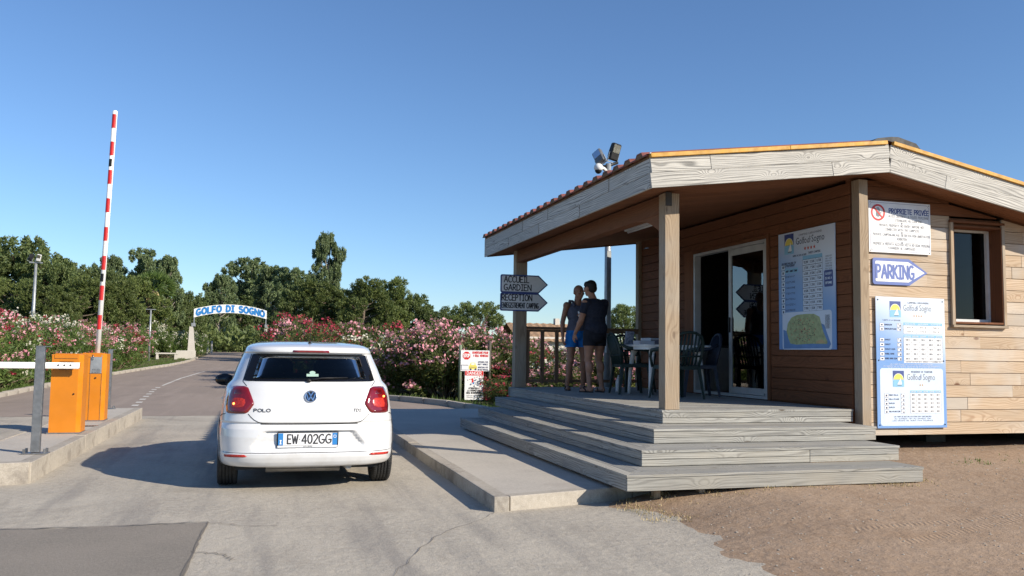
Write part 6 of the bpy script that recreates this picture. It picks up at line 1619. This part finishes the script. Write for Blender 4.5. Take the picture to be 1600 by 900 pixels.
# ------------------------------------------------------------------ table and chairs on the porch
M['gplastic'] = flat('dark green plastic', (.008, .024, .021), .6, nz=.06)
M['bplastic'] = flat('dark blue plastic', (.008, .016, .036), .6, nz=.06)
def chair(label, x, y, rz, mat):
    """stacking plastic armchair; local +Y is the way the sitter looks"""
    t = thing('plastic_chair', label, 'chair', (x, y, .721), rz, 'plastic armchairs round the white table')
    V = []; n = 9                                                   # dished seat
    for zt in (0, -.012):
        for j in range(n):
            for i in range(n):
                u, v = i/(n-1)*2-1, j/(n-1)*2-1; w = .22+.02*v
                V.append((u*w, v*.21, .43+.018*(u*u)+.012*v-.01*(1-v*v)+zt))
    F = [(j*n+i, j*n+i+1, (j+1)*n+i+1, (j+1)*n+i) for j in range(n-1) for i in range(n-1)]; F += [tuple(81+k for k in f[::-1]) for f in F]
    MB().add(V, F, 0, True).build('seat', mat, t)
    m = MB(); m.box((0, .212, .425), (.46, .012, .05)); m.box((0, -.205, .415), (.42, .012, .05)); m.box((-.232, 0, .42), (.012, .41, .05)); m.box((.232, 0, .42), (.012, .41, .05)); m.build('seat_rim', mat, t)
    for sx in (-1, 1):
        for sy in (-1, 1):
            tp = Vector((sx*.235, sy*.215, .44)); bt = Vector((sx*.275, sy*.265, 0))
            m = MB(); P = []
            for q, (c, a) in enumerate(((tp, .055), (bt, .032))): P.append([c+Vector((0, 0, 0)), c+Vector((-sx*a, 0, 0)), c+Vector((-sx*a, -sy*.008, 0)), c+Vector((-sx*.008, -sy*.008, 0)), c+Vector((-sx*.008, -sy*a, 0)), c+Vector((0, -sy*a, 0))])
            m.add(P[0]+P[1], [range(6), range(6, 12)]+[(i, (i+1) % 6, 6+(i+1) % 6, 6+i) for i in range(6)]); m.build('leg', mat, t, fix=True)
        # arm sweeping from the front leg up and back into the backrest hoop
        m = MB(); m.tube([(sx*.24, .22, .42), (sx*.272, .22, .56), (sx*.285, .17, .645), (sx*.285, .02, .66), (sx*.275, -.12, .675), (sx*.245, -.235, .73)], [.018, .018, .021, .022, .020, .017], 8, sx=1.25); m.build('arm', mat, t)
    m = MB(); hoop = [(-.215, -.20, .43), (-.245, -.235, .60), (-.245, -.265, .73), (-.20, -.29, .83), (-.10, -.305, .875), (0, -.31, .885), (.10, -.305, .875), (.20, -.29, .83), (.245, -.265, .73), (.245, -.235, .60), (.215, -.20, .43)]
    m.tube(hoop, .020, 8, sx=1.1); bk = m.build('backrest', mat, t)
    for k in range(7):
        x_ = -.165+.055*k; zt = .86-.9*x_*x_; m = MB(); m.tube([(x_*.9, -.205, .44), (x_, -.245, .62), (x_, -.30, zt)], .011, 6, sx=1.5); m.build('slat', mat, bk)
    m = MB(); m.tube([(-.235, -.225, .57), (0, -.262, .565), (.235, -.225, .57)], .014, 6); m.build('cross_bar', mat, bk)
    return t
chair('dark green plastic armchair left of the white table, beside the two men', 5.26, 11.72, -PI/2-.12, M['gplastic'])
chair('dark blue plastic armchair right of the corner post, turned side on by the open door', 5.98, 11.02, PI/2-.25, M['bplastic'])
chair('dark green plastic armchair with its back to the camera, half hidden by the corner post', 5.36, 10.45, .12, M['gplastic'])
chair('dark plastic armchair on the far side of the white table near the railing', 5.62, 12.45, PI+.1, M['gplastic'])
tb = thing('plastic_table', 'white plastic table with splayed legs standing behind the corner post on the porch', 'table', (5.68, 11.42, .721))
m = MB(); P = rrect(1.05, .92, .08, 4); m.prism([(x, y, .70) for x, y in P], (0, 0, .025)); m.prism([(x*.97, y*.97, .655) for x, y in P], (0, 0, .044)); m.build('table_top', M['white'], tb, fix=True)
for sx in (-1, 1):
    for sy in (-1, 1):
        m = MB(); m.tube([(sx*.34, sy*.29, .68), (sx*.375, sy*.32, .60), (sx*.405, sy*.35, .30), (sx*.42, sy*.36, 0)], [.055, .040, .028, .022], 10); m.build('leg', M['white'], tb)
def pack(label, x, y, w, d, h, col, rz, cat='box'):
    o = MB().box((0, 0, h/2), (w, d, h), ch=.004).build('cardboard_box' if cat == 'box' else 'paper_stack', flat('box '+label[:12], col, .7, nz=.1), None, (x, y, .721+.726), (0, 0, rz)); tag(o, label, cat); return o
pack('low open white box with dark printed front on the left of the table', 5.28, 11.30, .26, .18, .055, (.45, .46, .5), .1)
pack('dark rimmed shallow box of papers on the table next to the post', 5.55, 11.28, .27, .2, .075, (.10, .09, .11), -.05)
pack('white paper sheets heaped on top of the table behind the boxes', 5.48, 11.50, .22, .2, .10, (.6, .6, .62), .4, 'paper')
mag = MB().box((0, 0, .10), (.15, .03, .2), ch=.003).build('leaflet_holder', flat('grey leaflet', (.22, .24, .3), .5, nz=.5, ns=25), None, (5.22, 11.72, .721+.726), (.2, 0, .3)); tag(mag, 'small upright leaflet holder at the far left end of the white table', 'holder')
bt = MB(); bt.lathe([(.0, 0), (.045, 0), (.048, .02), (.048, .16), (.03, .21), (.016, .235), (.016, .26), (0, .26)], (0, 0, 0), 'z', 14); bto = bt.build('water_bottle', M['offwhite'], None, (5.32, 12.3, .721)); tag(bto, 'pale plastic bottle standing on the deck under the table', 'bottle')

# ------------------------------------------------------------------ people
def remeshed(name, mb, mats, parent, vox=.009, smooth=4, cut=None):
    me = mb.mesh(name, mats); bm = bmesh.new(); bm.from_mesh(me); bmesh.ops.recalc_face_normals(bm, faces=bm.faces[:]); bm.to_mesh(me); bm.free()
    o = bpy.data.objects.new('tmp', me); COL.objects.link(o)
    r = o.modifiers.new('r', 'REMESH'); r.mode = 'VOXEL'; r.voxel_size = vox; r.use_smooth_shade = True
    s = o.modifiers.new('s', 'SMOOTH'); s.iterations = smooth; s.factor = .5
    dg = bpy.context.evaluated_depsgraph_get(); dg.update(); m2 = bpy.data.meshes.new_from_object(o.evaluated_get(dg)); bpy.data.objects.remove(o)
    if cut:
        bm = bmesh.new(); bm.from_mesh(m2)
        for co, no in cut: bmesh.ops.bisect_plane(bm, geom=bm.verts[:]+bm.edges[:]+bm.faces[:], plane_co=co, plane_no=no, clear_outer=True)
        bm.to_mesh(m2); bm.free()
    m2.materials.clear()
    for m_ in (mats if isinstance(mats, list) else [mats]): m2.materials.append(m_)
    for p in m2.polygons: p.use_smooth = True; p.material_index = 0
    return link(name, m2, parent)
def hand(mb, wrist, d, nrm, s=1, side=1):
    """palm, four unequal curled fingers and a thumb; d points to the fingertips, nrm out of the back of the hand"""
    d = Vector(d).normalized(); nrm = Vector(nrm); nrm = (nrm-d*nrm.dot(d)).normalized(); lat = d.cross(nrm)*side
    w = Vector(wrist); pc = w+d*.045*s
    Rm = Matrix((lat, nrm, d)).transposed(); mb.ell(pc, (.040*s, .017*s, .052*s), Rm)
    for k, (o, l) in enumerate(((-.028, .062), (-.009, .072), (.010, .068), (.028, .054))):
        b = w+d*.083*s+lat*o*s; p1 = b+d*l*.45*s-nrm*.006*s; p2 = p1+d*l*.33*s-nrm*.014*s; p3 = p2+d*l*.16*s-nrm*.018*s
        mb.cap(b, p1, .0092*s, .0088*s, seg=8); mb.cap(p1, p2, .0088*s, .008*s, seg=8); mb.cap(p2, p3, .008*s, .0068*s, seg=8)
    b = w+d*.03*s-lat*.032*s; p1 = b+d*.028*s-lat*.022*s-nrm*.008*s; p2 = p1+d*.03*s-lat*.004*s-nrm*.01*s
    mb.cap(b, p1, .013*s, .0105*s, seg=8); mb.cap(p1, p2, .0105*s, .0082*s, seg=8)
def head_geo(mb, c, yaw, s=1, tilt=0, hair=False):
    """c: centre of the skull; local -Y is the face"""
    Rm = Matrix.Rotation(yaw, 3, 'Z') @ Matrix.Rotation(tilt, 3, 'X'); c = Vector(c)
    E = lambda p, r, rr=None: mb.ell(c+Rm @ Vector(p)*s, [q*s for q in r], Rm @ rr if rr else Rm, nu=18, nv=12)
    E((0, .012, .02), (.076, .098, .095)); E((0, -.022, -.035), (.064, .072, .078)); E((0, -.055, -.082), (.036, .034, .030)); E((0, -.035, -.062), (.052, .050, .04))
    E((0, -.090, .018), (.052, .016, .016)); E((0, -.100, -.022), (.012, .018, .024)); E((0, -.108, -.032), (.017, .014, .011))
    E((0, -.086, -.060), (.026, .014, .007)); E((0, -.086, -.071), (.024, .013, .007))
    for q in (-1, 1):
        E((q*.080, .012, -.01), (.010, .022, .032)); E((q*.040, -.074, -.018), (.022, .018, .018))
def face_parts(parent, c, yaw, s, tilt):
    Rm = Matrix.Rotation(yaw, 3, 'Z') @ Matrix.Rotation(tilt, 3, 'X'); c = Vector(c)
    m = MB()
    for q in (-1, 1): m.ell(c+Rm @ Vector((q*.031, -.0885, .0))*s, (.012*s, .007*s, .006*s), Rm)
    m.build('eyes', M['offwhite'], parent)
    m = MB()
    for q in (-1, 1):
        m.ell(c+Rm @ Vector((q*.031, -.0945, .0))*s, (.0045*s, .003*s, .0045*s), Rm); m.ell(c+Rm @ Vector((q*.031, -.0965, .024))*s, (.017*s, .006*s, .004*s), Rm)
    m.build('eyebrows', M['black'], parent)
def figure(name, label, loc, rz, P, skin):
    """P: joint dict in local metres (feet at z=0, front is -Y)"""
    t = thing(name, label, 'person', loc, rz); J = {k: Vector(v) for k, v in P.items() if isinstance(v, tuple) and not isinstance(v[0], tuple)}; b = MB(); f = P.get('fat', 1)
    # trunk
    pel, wa, ch, nk, hd = J['pelvis'], J['waist'], J['chest'], J['neck'], J['head']
    tr = Matrix.Rotation(P.get('turn', 0), 3, 'Z')
    b.ell(pel+Vector((0, .005, .0)), (.165*f, .118*f, .13), tr); b.ell(pel+Vector((0, .045, -.03)), (.13*f, .085*f, .10), tr); b.ell(wa, (.140*f, .105*f, .15), tr); b.ell(ch, (.168*f, .115*f, .17), tr)
    b.ell((ch+nk)/2+Vector((0, .02, .02)), (.165*f, .075*f, .075), tr); b.cap(ch+Vector((0, 0, .1)), hd-Vector((0, -.01, .06)), .066, .056)
    for s in ('l', 'r'):
        sh, el, wr = J['sh'+s], J['el'+s], J['wr'+s]; hp, kn, an = J['hip'+s], J['kn'+s], J['an'+s]
        b.ell(sh, (.062*f, .060*f, .062)); b.cap(sh, el, .052*f, .040*f); b.cap(el, wr, .042*f, .027); b.ell(el.lerp(wr, .25), (.042*f, .042*f, .06), (wr-el).to_track_quat('Z', 'Y').to_matrix())
        b.cap(hp, kn, .088*f, .056); b.cap(hp.lerp(kn, .1), hp.lerp(kn, .5), .09*f, .076*f); b.cap(kn, an, .054, .036); b.ell(kn.lerp(an, .28)+Vector((0, .018, 0)), (.054*f, .058*f, .11)); b.ell(kn+Vector((0, -.012, 0)), (.052, .056, .06))
        fd = Vector(P['foot'+s+'_d']).normalized(); b.cap(an, an+Vector((0, 0, -.03))+fd*-.03, .037, .030); b.cap(Vector((an.x, an.y, .045))-fd*.035, Vector((an.x, an.y, .035))+fd*.12, .036, .030); b.cap(Vector((an.x, an.y, .032))+fd*.10, Vector((an.x, an.y, .028))+fd*.155, .034, .022)
        lat = Vector((-fd.y, fd.x, 0))
        for k in range(5): q = Vector((an.x, an.y, .026))+fd*(.165-.012*abs(k-1))+lat*(-.032+.016*k); b.cap(q-fd*.02, q+fd*.014, .011, .009, seg=8)
        hd_, hn = P['hand'+s]; hand(b, wr, hd_, hn, 1.0, 1 if s == 'l' else -1)
    head_geo(b, hd, P['head_yaw'], 1.0, P.get('tilt', 0))
    body = remeshed('body', b, skin, t, .0085, 3)
    return t, J, tr, f
# man facing us: shaved head, tank top, bright blue shorts
PA = dict(pelvis=(0, .0, .90), waist=(0, -.005, 1.04), chest=(0, .0, 1.22), neck=(0, .01, 1.40), head=(.01, -.035, 1.565), turn=.0,
    shl=(.182, .01, 1.345), ell=(.232, .03, 1.08), wrl=(.235, -.045, .85), shr=(-.182, .01, 1.345), elr=(-.240, .035, 1.08), wrr=(-.262, -.02, .86),
    hipl=(.095, 0, .86), knl=(.115, -.02, .48), anl=(.13, .03, .085), hipr=(-.095, 0, .86), knr=(-.125, -.03, .48), anr=(-.155, .02, .085),
    footl_d=(.25, -1, 0), footr_d=(-.35, -1, 0), handl=((.0, -.25, -1), (1, 0, 0)), handr=((-.0, -.2, -1), (-1, 0, 0)), head_yaw=.12, tilt=.12, fat=.96)
ta, J, tr, f = figure('person', 'shaved headed man in grey blue tank top and bright blue shorts by the railing', (4.83, 12.85, .722), .10, PA, M['skin2'])
face_parts(ta, J['head'], PA['head_yaw'], 1.0, PA['tilt'])
c = MB(); c.ell(J['waist']+Vector((0, 0, 0)), (.160, .125, .20), tr); c.ell(J['chest'], (.182, .130, .185), tr); c.ell(J['pelvis']+Vector((0, .01, .06)), (.178, .140, .14), tr); c.ell((J['chest']+J['neck'])/2+Vector((0, .015, .0)), (.165, .088, .09), tr)
remeshed('tank_top', c, flat('grey blue vest cloth', (.085, .095, .135), .9, nz=.12, ns=14, bump=.3, bs=30), ta, .010, 4, cut=[((0, 0, .84), (0, 0, -1)), ((.155, 0, 1.36), (1, 0, .45)), ((-.155, 0, 1.36), (-1, 0, .45)), ((0, -.05, 1.375), (0, -.75, 1))])
for s in (-1, 1): m = MB(); m.tube([(s*.085, -.09, 1.33), (s*.10, -.03, 1.425), (s*.105, .04, 1.43), (s*.10, .095, 1.34)], .013, 8, sx=2.2); m.build('strap', bpy.data.materials['grey blue vest cloth'], ta)
def shorts(parent, J, mat, leg=.62, fl=1.12, f=1.0):
    c = MB(); c.ell(J['pelvis']+Vector((0, .005, .02)), (.180*f, .135*f, .15)); c.ell(J['pelvis']+Vector((0, .04, -.04)), (.15*f, .11*f, .12))
    for s in ('l', 'r'): h = J['hip'+s]; k = J['kn'+s]; c.cap(h+Vector((0, 0, .02)), h.lerp(k, leg+.12), .098*f, .090*f*fl)
    z = J['hipl'].lerp(J['knl'], leg).z
    return remeshed('shorts', c, mat, parent, .010, 4, cut=[((0, 0, J['pelvis'].z+.12), (0, 0, 1)), ((0, 0, z), (0, 0, -1))])
shorts(ta, J, flat('bright blue shorts cloth', (.005, .16, .50), .85, nz=.12, ns=12), .46, 1.18)
def sandals(parent, J, P):
    for s in ('l', 'r'):
        an = J['an'+s]; fd = Vector(P['foot'+s+'_d']).normalized(); lt = Vector((-fd.y, fd.x, 0)); m = MB(); b0 = Vector((an.x, an.y, 0))
        pts = [b0+fd*(.055+.125*math.cos(a))+lt*(.046*math.sin(a)*(1+.15*math.cos(a))) for a in [2*PI*k/20 for k in range(20)]]
        m.prism([(p.x, p.y, .0) for p in pts], (0, 0, .018))
        for q in (-1, 1): m.tube([b0+fd*.125+Vector((0, 0, .03)), b0+fd*.075+lt*q*.034+Vector((0, 0, .066)), b0+fd*.03+lt*q*.044+Vector((0, 0, .018))], .008, 6)
        m.build('sandal', M['black'], parent, fix=True)
sandals(ta, J, PA)
# man with his back to us, turned towards the other: dark t-shirt and shorts, short black hair
PB = dict(pelvis=(0, .0, .90), waist=(0, -.01, 1.05), chest=(0, .0, 1.23), neck=(.02, -.02, 1.41), head=(.055, -.06, 1.58), turn=0,
    shl=(.19, .0, 1.36), ell=(.235, -.05, 1.09), wrl=(.225, -.20, .89), shr=(-.19, .0, 1.36), elr=(-.215, -.08, 1.10), wrr=(-.06, -.28, 1.17),
    hipl=(.10, 0, .87), knl=(.115, -.02, .49), anl=(.13, .03, .085), hipr=(-.10, 0, .87), knr=(-.11, -.03, .49), anr=(-.115, .03, .085),
    footl_d=(.3, -1, 0), footr_d=(-.2, -1, 0), handl=((-.05, -.45, -1), (1, 0, 0)), handr=((.35, -1, .3), (-.4, 0, .8)), head_yaw=.1, tilt=.10, fat=1.12)
tb2, J, tr, f = figure('person', 'short dark haired man in black t-shirt and shorts seen from behind at the porch edge', (4.86, 12.15, .722), math.radians(-160), PB, M['skin'])
face_parts(tb2, J['head'], PB['head_yaw'], 1.0, PB['tilt'])
shirt = flat('black t-shirt cloth', (.014, .018, .034), .9, nz=.15, ns=12, bump=.3, bs=30)
c = MB(); c.ell(J['waist'], (.190, .150, .23)); c.ell(J['chest'], (.205, .150, .19)); c.ell(J['pelvis']+Vector((0, .015, .07)), (.196, .165, .15)); c.ell((J['chest']+J['neck'])/2+Vector((0, .015, .02)), (.185, .105, .09))
for s in ('l', 'r'):
    q = -1 if s == 'r' else 1; cs = MB(); cs.ell(J['sh'+s]+Vector((-q*.02, 0, -.005)), (.078, .078, .074)); cs.cap(J['sh'+s], J['sh'+s].lerp(J['el'+s], .8), .068, .062)
    dd = (J['el'+s]-J['sh'+s]).normalized(); remeshed('sleeve', cs, shirt, tb2, .010, 4, cut=[(tuple(J['sh'+s].lerp(J['el'+s], .62)), tuple(dd))])
ez = J['shl'].lerp(J['ell'], .68).z
remeshed('t_shirt', c, shirt, tb2, .010, 4, cut=[((0, 0, .83), (0, 0, -1)), ((0, 0, 1.455), (0, 0, 1))])
shorts(tb2, J, flat('navy shorts cloth', (.008, .009, .016), .9, nz=.15), .44, 1.02, 1.10); sandals(tb2, J, PB)
hr = MB(); Rm = Matrix.Rotation(PB['head_yaw'], 3, 'Z') @ Matrix.Rotation(PB['tilt'], 3, 'X'); hc = J['head']
for p, r in (((0, .022, .040), (.084, .100, .090)), ((0, .052, -.005), (.074, .072, .075)), ((0, -.045, .085), (.06, .045, .035)), ((.05, .0, .06), (.04, .07, .05)), ((-.05, .0, .06), (.04, .07, .05))): hr.ell(hc+Rm @ Vector(p), r, Rm)
hair = remeshed('hair', hr, flat('short black hair', (.006, .005, .005), .7, nz=.2, bump=.8, bs=120), tb2, .009, 2)
# small white cup in his raised hand
cup = MB(); cup.lathe([(0, 0), (.026, 0), (.034, .085), (.031, .085), (.024, .005), (0, .005)], (0, 0, 0), 'z', 16)
bpy.context.view_layer.update(); pc = tb2.matrix_basis @ (J['wrr']+Vector((.03, -.11, -.01)))
cupo = cup.build('paper_cup', M['white'], None, pc); tag(cupo, 'small white cup held in the raised hand of the man in black', 'cup')
